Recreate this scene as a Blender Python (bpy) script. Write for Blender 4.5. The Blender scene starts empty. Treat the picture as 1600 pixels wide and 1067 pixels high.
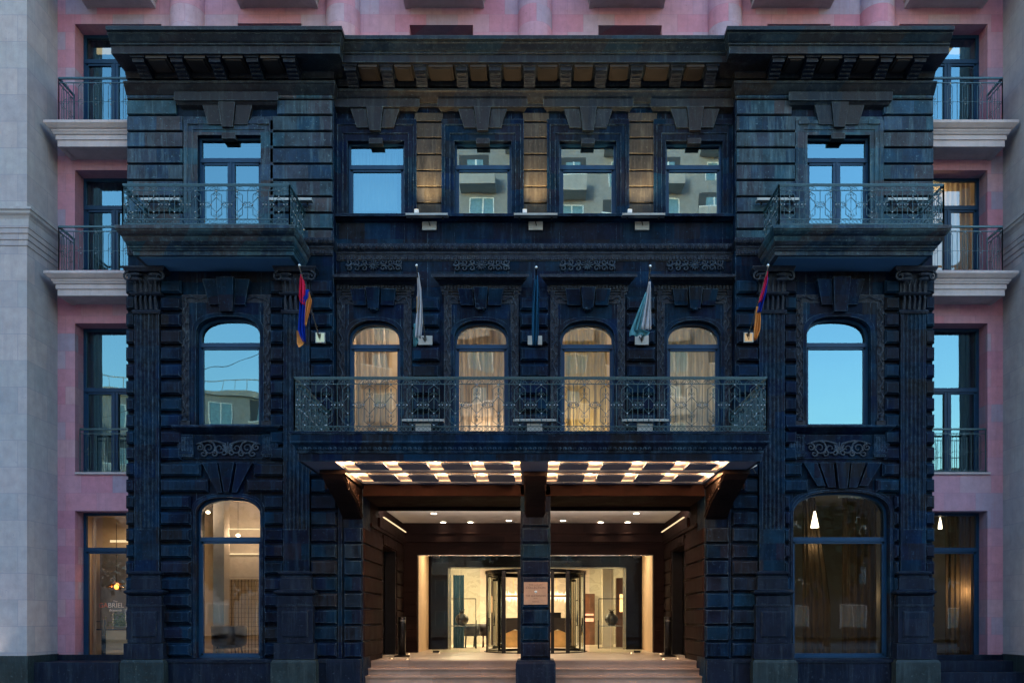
import bpy, math, random
from mathutils import Vector, Matrix
random.seed(7)
R = math.radians
sc = bpy.context.scene
COL = sc.collection

# ------------------------------------------------------------------ camera
F, D0, PX0, PY0 = 1320.0, 20.0, 834.0, 966.0     # focal (photo px), distance to the facade plane y=0, vanishing point
cam_d = bpy.data.cameras.new('camera')
cam = bpy.data.objects.new('camera', cam_d); COL.objects.link(cam)
cam.location = (0, -D0, 0); cam.rotation_euler = (R(90), 0, 0)
cam_d.sensor_width = 36; cam_d.lens = F / 1600 * 36
cam_d.shift_x = (800 - PX0) / 1600; cam_d.shift_y = (PY0 - 533.5) / 1600
cam_d.clip_end = 600; cam_d.clip_start = 0.1
sc.camera = cam

# ------------------------------------------------------------------ world, sun, exposure
SUN_EL, SUN_ROT = R(4.0), R(-25)
w = bpy.data.worlds.new("World"); sc.world = w; w.use_nodes = True
nt = w.node_tree; nt.nodes.clear()
sky = nt.nodes.new('ShaderNodeTexSky'); sky.sky_type = 'NISHITA'; sky.sun_disc = False
sky.sun_elevation = SUN_EL; sky.sun_rotation = SUN_ROT; sky.air_density = 1.3; sky.dust_density = 0.6; sky.ozone_density = 2.0
tint = nt.nodes.new('ShaderNodeMixRGB'); tint.blend_type = 'MULTIPLY'; tint.inputs[0].default_value = 1
tint.inputs[2].default_value = (0.99, 0.98, 1.14, 1)
bg = nt.nodes.new('ShaderNodeBackground'); bg.inputs[1].default_value = 0.15
wo = nt.nodes.new('ShaderNodeOutputWorld')
nt.links.new(sky.outputs[0], tint.inputs[1]); nt.links.new(tint.outputs[0], bg.inputs[0]); nt.links.new(bg.outputs[0], wo.inputs[0])
sun_d = bpy.data.lights.new('sun', 'SUN'); sun_d.energy = 0.5; sun_d.angle = R(10); sun_d.color = (1, .8, .65)
sun = bpy.data.objects.new('sun', sun_d); COL.objects.link(sun)
sd = Vector((math.sin(SUN_ROT) * math.cos(SUN_EL), math.cos(SUN_ROT) * math.cos(SUN_EL), math.sin(SUN_EL)))
sun.rotation_euler = (-sd).to_track_quat('-Z', 'Y').to_euler(); sun.location = sd * 60 + Vector((0, 0, 40))
sc.view_settings.view_transform = 'Standard'; sc.view_settings.look = 'None'; sc.view_settings.gamma = 1
sc.view_settings.exposure = 3.42
sc.render.engine = 'CYCLES'
sc.cycles.use_denoising = True
sc.cycles.max_bounces = 7; sc.cycles.diffuse_bounces = 3; sc.cycles.glossy_bounces = 4; sc.cycles.transparent_max_bounces = 12
sc.cycles.sample_clamp_indirect = 4.0; sc.cycles.caustics_reflective = False; sc.cycles.caustics_refractive = False

# ------------------------------------------------------------------ measuring helpers (photo measure -> metres at a known depth)
def X(px, y=0.0): return (px - PX0) * (D0 + y) / F
def Z(py, y=0.0): return (PY0 - py) * (D0 + y) / F

# ------------------------------------------------------------------ materials
MATS = {}
def N(t, k, **kw):
    n = t.nodes.new(k)
    for a, b in kw.items():
        if a in n.inputs: n.inputs[a].default_value = b
        else: setattr(n, a, b)
    return n
def base_mat(name, col, rough=.6, metal=0.0, spec=.5):
    m = bpy.data.materials.new(name); m.use_nodes = True
    p = m.node_tree.nodes['Principled BSDF']
    p.inputs['Base Color'].default_value = (*col, 1); p.inputs['Roughness'].default_value = rough
    p.inputs['Metallic'].default_value = metal; p.inputs['Specular IOR Level'].default_value = spec
    MATS[name] = m
    return m, m.node_tree, p
def ramp(t, fac, stops):
    r = t.nodes.new('ShaderNodeValToRGB'); e = r.color_ramp.elements
    while len(e) < len(stops): e.new(0.5)
    for i, (p, c) in enumerate(stops): e[i].position = p; e[i].color = (*c, 1)
    t.links.new(fac, r.inputs[0]); return r.outputs[0]
def mix(t, mode, f, a, b):
    n = t.nodes.new('ShaderNodeMixRGB'); n.blend_type = mode
    for i, v in enumerate((f, a, b)):
        if isinstance(v, (int, float)): n.inputs[i].default_value = v if i == 0 else (v, v, v, 1)
        elif isinstance(v, tuple): n.inputs[i].default_value = (*v, 1)
        else: t.links.new(v, n.inputs[i])
    return n.outputs[0]
def wall_coords(t):
    g = N(t, 'ShaderNodeNewGeometry'); s = N(t, 'ShaderNodeSeparateXYZ'); t.links.new(g.outputs['Position'], s.inputs[0])
    add = N(t, 'ShaderNodeMath', operation='ADD'); t.links.new(s.outputs[0], add.inputs[0]); t.links.new(s.outputs[1], add.inputs[1])
    c = N(t, 'ShaderNodeCombineXYZ'); t.links.new(add.outputs[0], c.inputs[0]); t.links.new(s.outputs[2], c.inputs[1]); 
    return g.outputs['Position'], c.outputs[0], s
def stone(name, stops, rough=.65, bw=.7, bh=.38, mortar=.006, mcol=None, stain=.5, speck=None, bump=.25, nscale=2.5, spec=.5, rvar=.15, zoff=0.0, edge=None):
    m, t, p = base_mat(name, (.1, .1, .1), rough, spec=spec)
    pos, wc, s = wall_coords(t)
    mp = N(t, 'ShaderNodeMapping'); mp.inputs['Location'].default_value = (13.37, 7.0 + zoff, 0); t.links.new(wc, mp.inputs[0])
    br = N(t, 'ShaderNodeTexBrick', **{'Scale': 1.0, 'Mortar Size': mortar, 'Brick Width': bw, 'Row Height': bh, 'Mortar Smooth': .3, 'Bias': 0.0})
    br.inputs['Color1'].default_value = (0, 0, 0, 1); br.inputs['Color2'].default_value = (1, 1, 1, 1); br.inputs['Mortar'].default_value = (.5, .5, .5, 1)
    t.links.new(mp.outputs[0], br.inputs[0])
    c = ramp(t, br.outputs['Color'], stops)
    n1 = N(t, 'ShaderNodeTexNoise', **{'Scale': nscale, 'Detail': 8.0, 'Roughness': .65}); t.links.new(pos, n1.inputs['Vector'])
    g = ramp(t, n1.outputs[0], [(.3, (1 - stain,) * 3), (.7, (1 + stain * .0,) * 3)])
    c = mix(t, 'MULTIPLY', 1.0, c, g)
    # streaks running down
    mp2 = N(t, 'ShaderNodeMapping'); mp2.inputs['Scale'].default_value = (5, 5, .5); t.links.new(pos, mp2.inputs[0])
    n2 = N(t, 'ShaderNodeTexNoise', **{'Scale': 1.6, 'Detail': 6.0, 'Roughness': .7}); t.links.new(mp2.outputs[0], n2.inputs['Vector'])
    if speck:
        f = ramp(t, n2.outputs[0], [(.50, (0, 0, 0)), (.76, (.5,) * 3)])
        c = mix(t, 'MIX', f, c, speck)
        n3 = N(t, 'ShaderNodeTexNoise', **{'Scale': 16.0, 'Detail': 4.0, 'Roughness': .6}); t.links.new(pos, n3.inputs['Vector'])
        f3 = ramp(t, n3.outputs[0], [(.62, (0, 0, 0)), (.70, (.6,) * 3)])
        c = mix(t, 'MIX', f3, c, speck)
    if edge:
        bv = N(t, 'ShaderNodeBevel', samples=4); bv.inputs['Radius'].default_value = .022
        ge = N(t, 'ShaderNodeNewGeometry'); dp = N(t, 'ShaderNodeVectorMath', operation='DOT_PRODUCT'); t.links.new(bv.outputs[0], dp.inputs[0]); t.links.new(ge.outputs['Normal'], dp.inputs[1])
        ne = N(t, 'ShaderNodeTexNoise', **{'Scale': 7.0, 'Detail': 6.0, 'Roughness': .7}); t.links.new(pos, ne.inputs['Vector'])
        ef = ramp(t, dp.outputs['Value'], [(.80, (1, 1, 1)), (.995, (0, 0, 0))]); nf = ramp(t, ne.outputs[0], [(.42, (.05,) * 3), (.66, (.85,) * 3)])
        c = mix(t, 'MIX', mix(t, 'MULTIPLY', 1.0, ef, nf), c, edge)
    if mcol:
        c = mix(t, 'MIX', br.outputs['Fac'], c, mcol)
    t.links.new(c, p.inputs['Base Color'])
    rr = N(t, 'ShaderNodeMapRange', **{'From Min': .3, 'From Max': .7, 'To Min': rough - rvar, 'To Max': rough + rvar}); t.links.new(n1.outputs[0], rr.inputs[0]); t.links.new(rr.outputs[0], p.inputs['Roughness'])
    nb = N(t, 'ShaderNodeTexNoise', **{'Scale': 22.0, 'Detail': 8.0, 'Roughness': .7}); t.links.new(pos, nb.inputs['Vector'])
    hm = N(t, 'ShaderNodeMath', operation='SUBTRACT'); t.links.new(nb.outputs[0], hm.inputs[0]); t.links.new(br.outputs['Fac'], hm.inputs[1])
    b = N(t, 'ShaderNodeBump', **{'Strength': bump, 'Distance': .02}); t.links.new(hm.outputs[0], b.inputs['Height']); t.links.new(b.outputs[0], p.inputs['Normal'])
    return m
def simple(name, col, rough=.5, metal=0.0, var=.25, scale=6.0, bump=.05, spec=.5):
    m, t, p = base_mat(name, col, rough, metal, spec)
    g = N(t, 'ShaderNodeNewGeometry')
    n = N(t, 'ShaderNodeTexNoise', **{'Scale': scale, 'Detail': 5.0}); t.links.new(g.outputs['Position'], n.inputs['Vector'])
    c = ramp(t, n.outputs[0], [(.3, tuple(v * (1 - var) for v in col)), (.7, tuple(min(1, v * (1 + var)) for v in col))])
    t.links.new(c, p.inputs['Base Color'])
    b = N(t, 'ShaderNodeBump', **{'Strength': bump, 'Distance': .01}); t.links.new(n.outputs[0], b.inputs['Height']); t.links.new(b.outputs[0], p.inputs['Normal'])
    return m
def glass(name, refl, tintc=(.8, .9, .92), rcol=(.85, .95, 1.0), wav=.0):
    m = bpy.data.materials.new(name); m.use_nodes = True; t = m.node_tree; t.nodes.clear(); MATS[name] = m
    tr = N(t, 'ShaderNodeBsdfTransparent'); tr.inputs[0].default_value = (*tintc, 1)
    gl = N(t, 'ShaderNodeBsdfGlossy'); gl.inputs['Color'].default_value = (*rcol, 1); gl.inputs['Roughness'].default_value = 0.0
    if wav:
        g = N(t, 'ShaderNodeNewGeometry'); n = N(t, 'ShaderNodeTexNoise', **{'Scale': .9, 'Detail': 1.0}); t.links.new(g.outputs['Position'], n.inputs['Vector'])
        b = N(t, 'ShaderNodeBump', **{'Strength': 1.0, 'Distance': wav}); t.links.new(n.outputs[0], b.inputs['Height']); t.links.new(b.outputs[0], gl.inputs['Normal'])
    mx = N(t, 'ShaderNodeMixShader'); fr = N(t, 'ShaderNodeFresnel', **{'IOR': 1.5})
    a = N(t, 'ShaderNodeMath', operation='ADD', use_clamp=True); t.links.new(fr.outputs[0], a.inputs[0]); a.inputs[1].default_value = refl
    o = N(t, 'ShaderNodeOutputMaterial'); t.links.new(a.outputs[0], mx.inputs[0]); t.links.new(tr.outputs[0], mx.inputs[1]); t.links.new(gl.outputs[0], mx.inputs[2]); t.links.new(mx.outputs[0], o.inputs[0])
    return m
def emit(name, col, s):
    m = bpy.data.materials.new(name); m.use_nodes = True; t = m.node_tree; t.nodes.clear(); MATS[name] = m
    e = N(t, 'ShaderNodeEmission'); e.inputs[0].default_value = (*col, 1); e.inputs[1].default_value = s
    o = N(t, 'ShaderNodeOutputMaterial'); t.links.new(e.outputs[0], o.inputs[0]); return m
def fabric(name, col, trans=.35, fold=0.0):
    m = bpy.data.materials.new(name); m.use_nodes = True; t = m.node_tree; t.nodes.clear(); MATS[name] = m
    g = N(t, 'ShaderNodeNewGeometry'); mp = N(t, 'ShaderNodeMapping'); mp.inputs['Scale'].default_value = (9, 9, .6); t.links.new(g.outputs['Position'], mp.inputs[0])
    n = N(t, 'ShaderNodeTexNoise', **{'Scale': 2.0, 'Detail': 4.0}); t.links.new(mp.outputs[0], n.inputs['Vector'])
    c = ramp(t, n.outputs[0], [(.3, tuple(v * .7 for v in col)), (.7, tuple(min(1, v * 1.15) for v in col))])
    d = N(t, 'ShaderNodeBsdfDiffuse'); tl = N(t, 'ShaderNodeBsdfTranslucent'); mx = N(t, 'ShaderNodeMixShader'); mx.inputs[0].default_value = trans
    t.links.new(c, d.inputs[0]); t.links.new(c, tl.inputs[0])
    o = N(t, 'ShaderNodeOutputMaterial'); t.links.new(d.outputs[0], mx.inputs[1]); t.links.new(tl.outputs[0], mx.inputs[2]); t.links.new(mx.outputs[0], o.inputs[0]); return m

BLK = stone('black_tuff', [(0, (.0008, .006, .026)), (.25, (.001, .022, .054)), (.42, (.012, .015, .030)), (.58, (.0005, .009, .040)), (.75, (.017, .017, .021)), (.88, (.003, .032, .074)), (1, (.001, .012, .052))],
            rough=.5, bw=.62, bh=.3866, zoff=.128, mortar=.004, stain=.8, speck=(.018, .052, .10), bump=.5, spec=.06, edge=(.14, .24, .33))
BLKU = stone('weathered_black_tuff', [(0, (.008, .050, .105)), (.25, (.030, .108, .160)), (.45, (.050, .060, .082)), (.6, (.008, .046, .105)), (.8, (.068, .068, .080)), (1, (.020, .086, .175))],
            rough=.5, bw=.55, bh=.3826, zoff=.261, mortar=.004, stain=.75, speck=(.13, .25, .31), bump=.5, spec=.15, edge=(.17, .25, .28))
CARV = stone('carved_black_tuff', [(0, (.003, .011, .028)), (1, (.009, .017, .038))], rough=.42, bw=1.1, bh=3, mortar=.0, stain=.6, speck=(.05, .07, .09), bump=.8, spec=.2, edge=(.12, .16, .20))
BLKW = stone('warm_lit_black_tuff', [(0, (.045, .042, .036)), (.5, (.075, .062, .045)), (1, (.05, .05, .05))], rough=.55, bw=.55, bh=.3826, zoff=.261, mortar=.004, stain=.6, speck=(.16, .15, .12), bump=.5, spec=.15, edge=(.16, .15, .13))  # black tuff of the upper piers, warm uplight wash put into its colour
PORD = stone('dark_reddish_stone', [(0, (.006, .004, .005)), (1, (.012, .007, .007))], rough=.6, bw=1.0, bh=.3866, mortar=.002, stain=.5, bump=.3, spec=.1, edge=(.05, .025, .018))
CARL = stone('relief_tuff', [(0, (.010, .026, .050)), (1, (.022, .038, .064))], rough=.42, bw=1.1, bh=3, mortar=.0, stain=.6, speck=(.08, .12, .16), bump=.6, spec=.3, edge=(.14, .22, .28))
CORN = stone('cornice_tuff', [(0, (.006, .020, .040)), (.4, (.022, .022, .030)), (.6, (.010, .032, .055)), (.8, (.030, .026, .026)), (1, (.008, .024, .046))],
             rough=.45, bw=.8, bh=4, mortar=.003, stain=.55, speck=(.06, .09, .10), bump=.5, spec=.18, edge=(.16, .24, .27))
PORT = stone('red_black_stone', [(0, (.016, .009, .009)), (1, (.030, .015, .013))], rough=.75, bw=1.0, bh=.3866, zoff=.128, mortar=.003, stain=.5, bump=.3, spec=.05)
BASE = stone('green_grey_granite', [(0, (.015, .035, .045)), (1, (.022, .042, .052))], rough=.45, bw=3, bh=3, mortar=0, stain=.6, speck=(.06, .10, .11), bump=.4, spec=.15, edge=(.07, .12, .13))
PLIN = stone('dark_plinth_stone', [(0, (.004, .012, .030)), (1, (.009, .016, .036))], rough=.5, bw=.9, bh=.5, mortar=.004, stain=.5, speck=(.04, .065, .09), bump=.4, spec=.08, edge=(.05, .085, .11))
PINK = stone('pink_tuff', [(0, (.50, .23, .33)), (.2, (.56, .30, .38)), (.4, (.50, .31, .41)), (.6, (.57, .27, .35)), (.75, (.36, .33, .45)), (.88, (.55, .36, .42)), (1, (.42, .37, .48))],
             rough=.8, bw=.78, bh=.44, mortar=.004, mcol=(.34, .20, .28), stain=.22, speck=(.30, .17, .22), bump=.2, nscale=5, spec=.2)
GREY = stone('grey_tuff', [(0, (.34, .36, .40)), (.3, (.40, .41, .44)), (.6, (.37, .37, .41)), (.8, (.44, .42, .44)), (1, (.33, .36, .40)), ],
             rough=.8, bw=1.05, bh=.62, mortar=.007, mcol=(.25, .26, .31), stain=.25, speck=(.24, .25, .30), bump=.2, nscale=4, spec=.2)
CREAM = stone('pale_trim_stone', [(0, (.48, .45, .48)), (1, (.55, .51, .53))], rough=.75, bw=1.4, bh=3, mortar=.003, stain=.25, speck=(.30, .28, .30), bump=.1, spec=.2)
STEP = stone('granite_steps', [(0, (.30, .22, .17)), (1, (.38, .29, .23))], rough=.55, bw=1.5, bh=2, mortar=.003, stain=.3, bump=.2)
PAVE = stone('pale_bounce_paving', [(0, (.20, .20, .21)), (1, (.28, .28, .29))], rough=.5, bw=.6, bh=.6, mortar=.01, stain=.4, bump=.3)  # unseen paving, tone lightened to bounce fill light onto piers and soffits
FRAME = simple('blue_grey_window_paint', (.008, .045, .105), .4, 0, .1, spec=.2)
RAILM = simple('wrought_iron', (.018, .065, .085), .35, .3, .3, 30)
STUD = simple('silver_rosette', (.55, .6, .6), .25, .8, .2, 30)
SOFF = simple('blue_grey_plaster', (.05, .085, .15), .7, 0, .08, 2)
SOFB = simple('blue_soffit_paint', (.05, .17, .32), .7, 0, .08, 2)
WHITE = simple('white_paint', (.75, .74, .72), .5, 0, .05)
LAMPB = simple('aluminium_housing', (.27, .30, .30), .35, .3, .1)
BLACKM = simple('black_metal', (.015, .015, .018), .3, .5, .2)
CEIL = simple('portico_ceiling_plaster', (.62, .60, .58), .8, 0, .05, 2)
BEIGE = simple('beige_wall', (.68, .52, .35), .7, 0, .06, 2)
CONC = stone('concrete_render', [(0, (.30, .31, .31)), (1, (.36, .36, .35))], rough=.85, bw=3.2, bh=2.9, mortar=.02, stain=.3, bump=.2, spec=.2)
CONC2 = stone('pale_render', [(0, (.42, .42, .40)), (1, (.48, .47, .44))], rough=.85, bw=3.2, bh=2.9, mortar=.0, stain=.25, bump=.2, spec=.2)
ASPH = simple('asphalt', (.09, .09, .095), .7, 0, .3, 12, .3)
DARKP = simple('dark_door_panel', (.005, .004, .009), .5, .0, .2, 3, spec=.05)
GOLD = simple('brushed_brass', (.75, .50, .22), .3, .6, .15, 4)
STEEL = simple('steel_trim', (.55, .5, .42), .25, .9, .1)
WOOD = simple('dark_walnut', (.12, .05, .025), .4, 0, .3, 4)
LEATH = simple('dark_leather', (.018, .016, .02), .4, 0, .2)
GREYW = simple('room_grey', (.22, .22, .22), .8, 0, .1, 2)
ROOMW = simple('room_plaster', (.55, .46, .36), .8, 0, .05, 2)
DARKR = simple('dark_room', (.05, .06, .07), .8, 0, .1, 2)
LFLOOR = simple('lobby_floor_stone', (.6, .5, .4), .38, 0, .12, 1.2)
m, t, p = base_mat('lobby_marble', (.6, .56, .48), .25)
g_ = N(t, 'ShaderNodeNewGeometry'); n_ = N(t, 'ShaderNodeTexNoise', **{'Scale': 1.6, 'Detail': 9.0, 'Distortion': 1.6}); t.links.new(g_.outputs['Position'], n_.inputs['Vector'])
t.links.new(ramp(t, n_.outputs[0], [(.35, (.56, .51, .43)), (.49, (.48, .44, .37)), (.52, (.60, .55, .46)), (.8, (.52, .47, .40))]), p.inputs['Base Color'])
MARB = m
GL_HI = glass('reflective_window_glass', .30, (.45, .6, .65), (.25, .51, .62), .004)
GL_UP = glass('upper_window_glass', .36, (.45, .6, .65), (.34, .62, .80), .0015)
GL_MID = glass('tinted_window_glass', .10, (.85, .88, .85), (.65, .8, .85), .004)
GL_LO = glass('clear_shop_glass', .03, (.9, .92, .9), (.8, .92, 1.0), .002)
GL_DOOR = glass('clear_door_glass', -.027, (.9, .95, .92), (.85, .95, 1.0))
WARM = emit('warm_bulb', (1, .72, .42), 3)
DOWN = emit('downlight_lens', (1, .85, .62), 3)
COVE = emit('cove_light', (1, .72, .40), .12)
BLIND = fabric('sheer_blind', (.5, .58, .6), .4)
CURT = fabric('warm_grey_curtain', (.50, .42, .36), .5)
CURTY = fabric('ochre_curtain', (.55, .45, .22), .5)
CURTG = fabric('pale_grey_curtain', (.50, .52, .50), .5)
CURTB = fabric('blue_curtain', (.03, .065, .10), .3)
CURTD = fabric('dark_sheer_curtain', (.07, .052, .035), .55)

# ------------------------------------------------------------------ mesh buffer
WL = {}   # world location of each parent
class MB:
    def __init__(s): s.v = []; s.f = []
    def quad(s, a, b, c, d):
        n = len(s.v); s.v += [a, b, c, d]; s.f.append((n, n + 1, n + 2, n + 3))
    def box(s, x0, x1, y0, y1, z0, z1):
        n = len(s.v)
        s.v += [(x, y, z) for z in (z0, z1) for y in (y0, y1) for x in (x0, x1)]
        for q in ((0, 2, 3, 1), (4, 5, 7, 6), (0, 1, 5, 4), (2, 6, 7, 3), (0, 4, 6, 2), (1, 3, 7, 5)): s.f.append(tuple(n + i for i in q))
    def block(s, x0, x1, z0, z1, y, p, c):
        "cushion block: base at y, face at y-p, chamfer c"
        n = len(s.v)
        s.v += [(x0, y, z0), (x1, y, z0), (x1, y, z1), (x0, y, z1)]
        k = p * .35
        s.v += [(x0, y - p + k, z0), (x1, y - p + k, z0), (x1, y - p + k, z1), (x0, y - p + k, z1)]
        s.v += [(x0 + c, y - p, z0 + c), (x1 - c, y - p, z0 + c), (x1 - c, y - p, z1 - c), (x0 + c, y - p, z1 - c)]
        for o in (0, 4):
            for i in range(4): j = (i + 1) % 4; s.f.append((n + o + i, n + o + j, n + o + 4 + j, n + o + 4 + i))
        s.f.append((n + 8, n + 9, n + 10, n + 11))
    def prism(s, pts, y0, y1):
        "pts (x,z) convex-ish polygon, extruded y0..y1"
        n = len(s.v); k = len(pts)
        s.v += [(x, y0, z) for x, z in pts] + [(x, y1, z) for x, z in pts]
        s.f.append(tuple(range(n, n + k))); s.f.append(tuple(range(n + 2 * k - 1, n + k - 1, -1)))
        for i in range(k): j = (i + 1) % k; s.f.append((n + i, n + k + i, n + k + j, n + j))
    def wedge(s, pts, y0, y1top, y1bot):
        "keystone: front face leans from y1top to y1bot"
        n = len(s.v); zt = max(z for _, z in pts); zb = min(z for _, z in pts); k = len(pts)
        s.v += [(x, y0, z) for x, z in pts] + [(x, y1bot + (y1top - y1bot) * (z - zb) / (zt - zb), z) for x, z in pts]
        s.f.append(tuple(range(n, n + k))); s.f.append(tuple(range(n + 2 * k - 1, n + k - 1, -1)))
        for i in range(k): j = (i + 1) % k; s.f.append((n + i, n + k + i, n + k + j, n + j))
    def plan(s, pts, z0, z1):
        n = len(s.v); k = len(pts)
        s.v += [(x, y, z0) for x, y in pts] + [(x, y, z1) for x, y in pts]
        s.f.append(tuple(range(n, n + k))); s.f.append(tuple(range(n + 2 * k - 1, n + k - 1, -1)))
        for i in range(k): j = (i + 1) % k; s.f.append((n + i, n + k + i, n + k + j, n + j))
    def ring(s, outer, inner, y0, y1, closed=False):
        k = len(outer); n = len(s.v)
        s.v += [(x, y0, z) for x, z in outer] + [(x, y0, z) for x, z in inner] + [(x, y1, z) for x, z in outer] + [(x, y1, z) for x, z in inner]
        for i in range(k if closed else k - 1):
            j = (i + 1) % k
            s.f += [(n + i, n + j, n + k + j, n + k + i), (n + 2 * k + i, n + 3 * k + i, n + 3 * k + j, n + 2 * k + j),
                    (n + i, n + 2 * k + i, n + 2 * k + j, n + j), (n + k + i, n + k + j, n + 3 * k + j, n + 3 * k + i)]
        if not closed:
            for i in (0, k - 1): s.f.append((n + i, n + k + i, n + 3 * k + i, n + 2 * k + i))
    def sweep(s, path, prof, cap=True):
        n = len(s.v); k = len(prof)
        for (x, y, dx, dy) in path:
            for (p, z) in prof: s.v.append((x + dx * p, y + dy * p, z))
        for a in range(len(path) - 1):
            for i in range(k - 1): s.f.append((n + a * k + i, n + a * k + i + 1, n + (a + 1) * k + i + 1, n + (a + 1) * k + i))
        if cap:
            s.f.append(tuple(n + i for i in range(k))); s.f.append(tuple(n + (len(path) - 1) * k + i for i in reversed(range(k))))
    def tube(s, pts, r, n=5, taper=None, closed=False):
        P = [Vector(p) for p in pts]; m = len(P); base = len(s.v); prev = None
        for i in range(m):
            if closed: d = P[(i + 1) % m] - P[i - 1]
            else: d = (P[min(i + 1, m - 1)] - P[max(i - 1, 0)])
            d = d.normalized() if d.length > 1e-9 else Vector((0, 0, 1))
            if prev is None: a = Vector((0, 1, 0)) if abs(d.y) < .9 else Vector((1, 0, 0))
            else: a = prev
            u = (a - d * a.dot(d)).normalized(); v = d.cross(u); prev = u
            rr = r if taper is None else r * (1 + (taper - 1) * i / (m - 1))
            for j in range(n):
                th = 2 * math.pi * (j + .5) / n; q = P[i] + u * math.cos(th) * rr + v * math.sin(th) * rr; s.v.append(tuple(q))
        for i in range(m if closed else m - 1):
            i2 = (i + 1) % m
            for j in range(n): j2 = (j + 1) % n; s.f.append((base + i * n + j, base + i * n + j2, base + i2 * n + j2, base + i2 * n + j))
        if not closed:
            s.f.append(tuple(base + j for j in range(n))); s.f.append(tuple(base + (m - 1) * n + j for j in reversed(range(n))))
    def lathe(s, cx, cy, prof, n=16, a0=0, a1=2 * math.pi):
        b = len(s.v); k = len(prof); full = abs(a1 - a0 - 2 * math.pi) < 1e-6; m = n if full else n + 1
        for i in range(m):
            th = a0 + (a1 - a0) * i / n
            for r, z in prof: s.v.append((cx + r * math.cos(th), cy + r * math.sin(th), z))
        for i in range(n):
            i2 = (i + 1) % m
            for j in range(k - 1): s.f.append((b + i * k + j, b + i2 * k + j, b + i2 * k + j + 1, b + i * k + j + 1))
    def blob(s, cx, cy, cz, rx, ry, rz, n=8, m=5):
        b = len(s.v)
        for i in range(m + 1):
            ph = math.pi * i / m
            for j in range(n):
                th = 2 * math.pi * j / n; s.v.append((cx + rx * math.sin(ph) * math.cos(th), cy + ry * math.sin(ph) * math.sin(th), cz + rz * math.cos(ph)))
        for i in range(m):
            for j in range(n): j2 = (j + 1) % n; s.f.append((b + i * n + j, b + i * n + j2, b + (i + 1) * n + j2, b + (i + 1) * n + j))
    def build(s, name, mat, parent=None, smooth=False, extra=None, extra_mat=None):
        nf = len(s.f)
        if extra: n0 = len(s.v); s.v += extra.v; s.f += [tuple(i + n0 for i in q) for q in extra.f]
        me = bpy.data.meshes.new(name); o = WL.get(parent.name, (0, 0, 0)) if parent else (0, 0, 0)
        me.from_pydata([(x - o[0], y - o[1], z - o[2]) for x, y, z in s.v], [], s.f); me.validate(clean_customdata=False)
        me.materials.append(mat)
        if extra:
            me.materials.append(extra_mat)
            for i_ in range(nf, len(me.polygons)): me.polygons[i_].material_index = 1
        import bmesh
        bm = bmesh.new(); bm.from_mesh(me); bmesh.ops.recalc_face_normals(bm, faces=bm.faces[:]); bm.to_mesh(me); bm.free()
        if smooth: me.polygons.foreach_set('use_smooth', [True] * len(me.polygons))
        ob = bpy.data.objects.new(name, me); COL.objects.link(ob)
        if parent: ob.parent = parent; WL[ob.name] = o
        else: WL[ob.name] = (0, 0, 0)
        return ob
def thing(name, label, cat, loc=(0, 0, 0), group=None):
    o = bpy.data.objects.new(name, None); COL.objects.link(o); o.location = loc; o.empty_display_size = .3
    o['label'] = label; o['category'] = cat; WL[o.name] = tuple(loc)
    if group: o['group'] = group
    return o
def tag(o, label, cat, group=None):
    o['label'] = label; o['category'] = cat
    if group: o['group'] = group
    return o
def structure(mb, name, mat):
    o = mb.build(name, mat); o['kind'] = 'structure'; return o
def lamp(kind, name, loc, energy, col=(1, .72, .42), size=.05, parent=None, rot=None, sy=None, spot=None):
    l = bpy.data.lights.new(name, kind); l.energy = energy; l.color = col
    if kind == 'AREA':
        l.size = size
        if sy: l.shape = 'RECTANGLE'; l.size_y = sy
    else: l.shadow_soft_size = size
    if spot: l.spot_size = spot; l.spot_blend = 1.0
    o = bpy.data.objects.new(name, l); COL.objects.link(o)
    if parent:
        o.parent = parent; w0 = WL[parent.name]; o.location = (loc[0] - w0[0], loc[1] - w0[1], loc[2] - w0[2])
    else: o.location = loc
    if rot: o.rotation_euler = rot
    return o
#--SCENE--
# ================================================================== THE OLD BLACK STONE BUILDING
GZ = -1.71                     # pavement level (the eye is 1.71 m above it)
LZ = -1.05                     # landing level
bld = thing('hotel_building', 'old black stone building with carved cornice, iron balconies and lit portico', 'building', (0, 0, GZ))
XL, XR, XA, XB = X(200), X(1457), X(520), X(1150)
YC = 0.3                       # the centre bay is set back
def arch(x0, x1, zb, zs, zt, n=18, e=2.3):
    cx, a = (x0 + x1) / 2, (x1 - x0) / 2; pts = [(x0, zb)]
    for i in range(n + 1):
        th = math.pi - math.pi * i / n; c, s_ = math.cos(th), math.sin(th)
        u = math.copysign(abs(c) ** (2 / e), c); v = abs(s_) ** (2 / e)
        pts.append((cx + a * u, zs + (zt - zs) * v))
    pts.append((x1, zb)); return pts
def wall_open(mb, X0, X1, Z0, Z1, pts, y0, y1):
    "wall slab with one opening (pts: bottom-left, over the head, bottom-right)"
    ox0, ox1, ob = pts[0][0], pts[-1][0], pts[0][1]
    mb.box(X0, ox0, y0, y1, Z0, Z1); mb.box(ox1, X1, y0, y1, Z0, Z1)
    if ob > Z0 + .01: mb.box(ox0, ox1, y0, y1, Z0, ob)
    for a, b in zip(pts[1:-2], pts[2:-1]):
        if b[0] - a[0] < 1e-5: continue
        n = len(mb.v)
        mb.v += [(a[0], y0, a[1]), (b[0], y0, b[1]), (b[0], y0, Z1), (a[0], y0, Z1), (a[0], y1, a[1]), (b[0], y1, b[1]), (b[0], y1, Z1), (a[0], y1, Z1)]
        mb.f += [(n, n + 1, n + 2, n + 3), (n + 4, n + 7, n + 6, n + 5), (n, n + 4, n + 5, n + 1), (n + 3, n + 2, n + 6, n + 7)]
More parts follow.
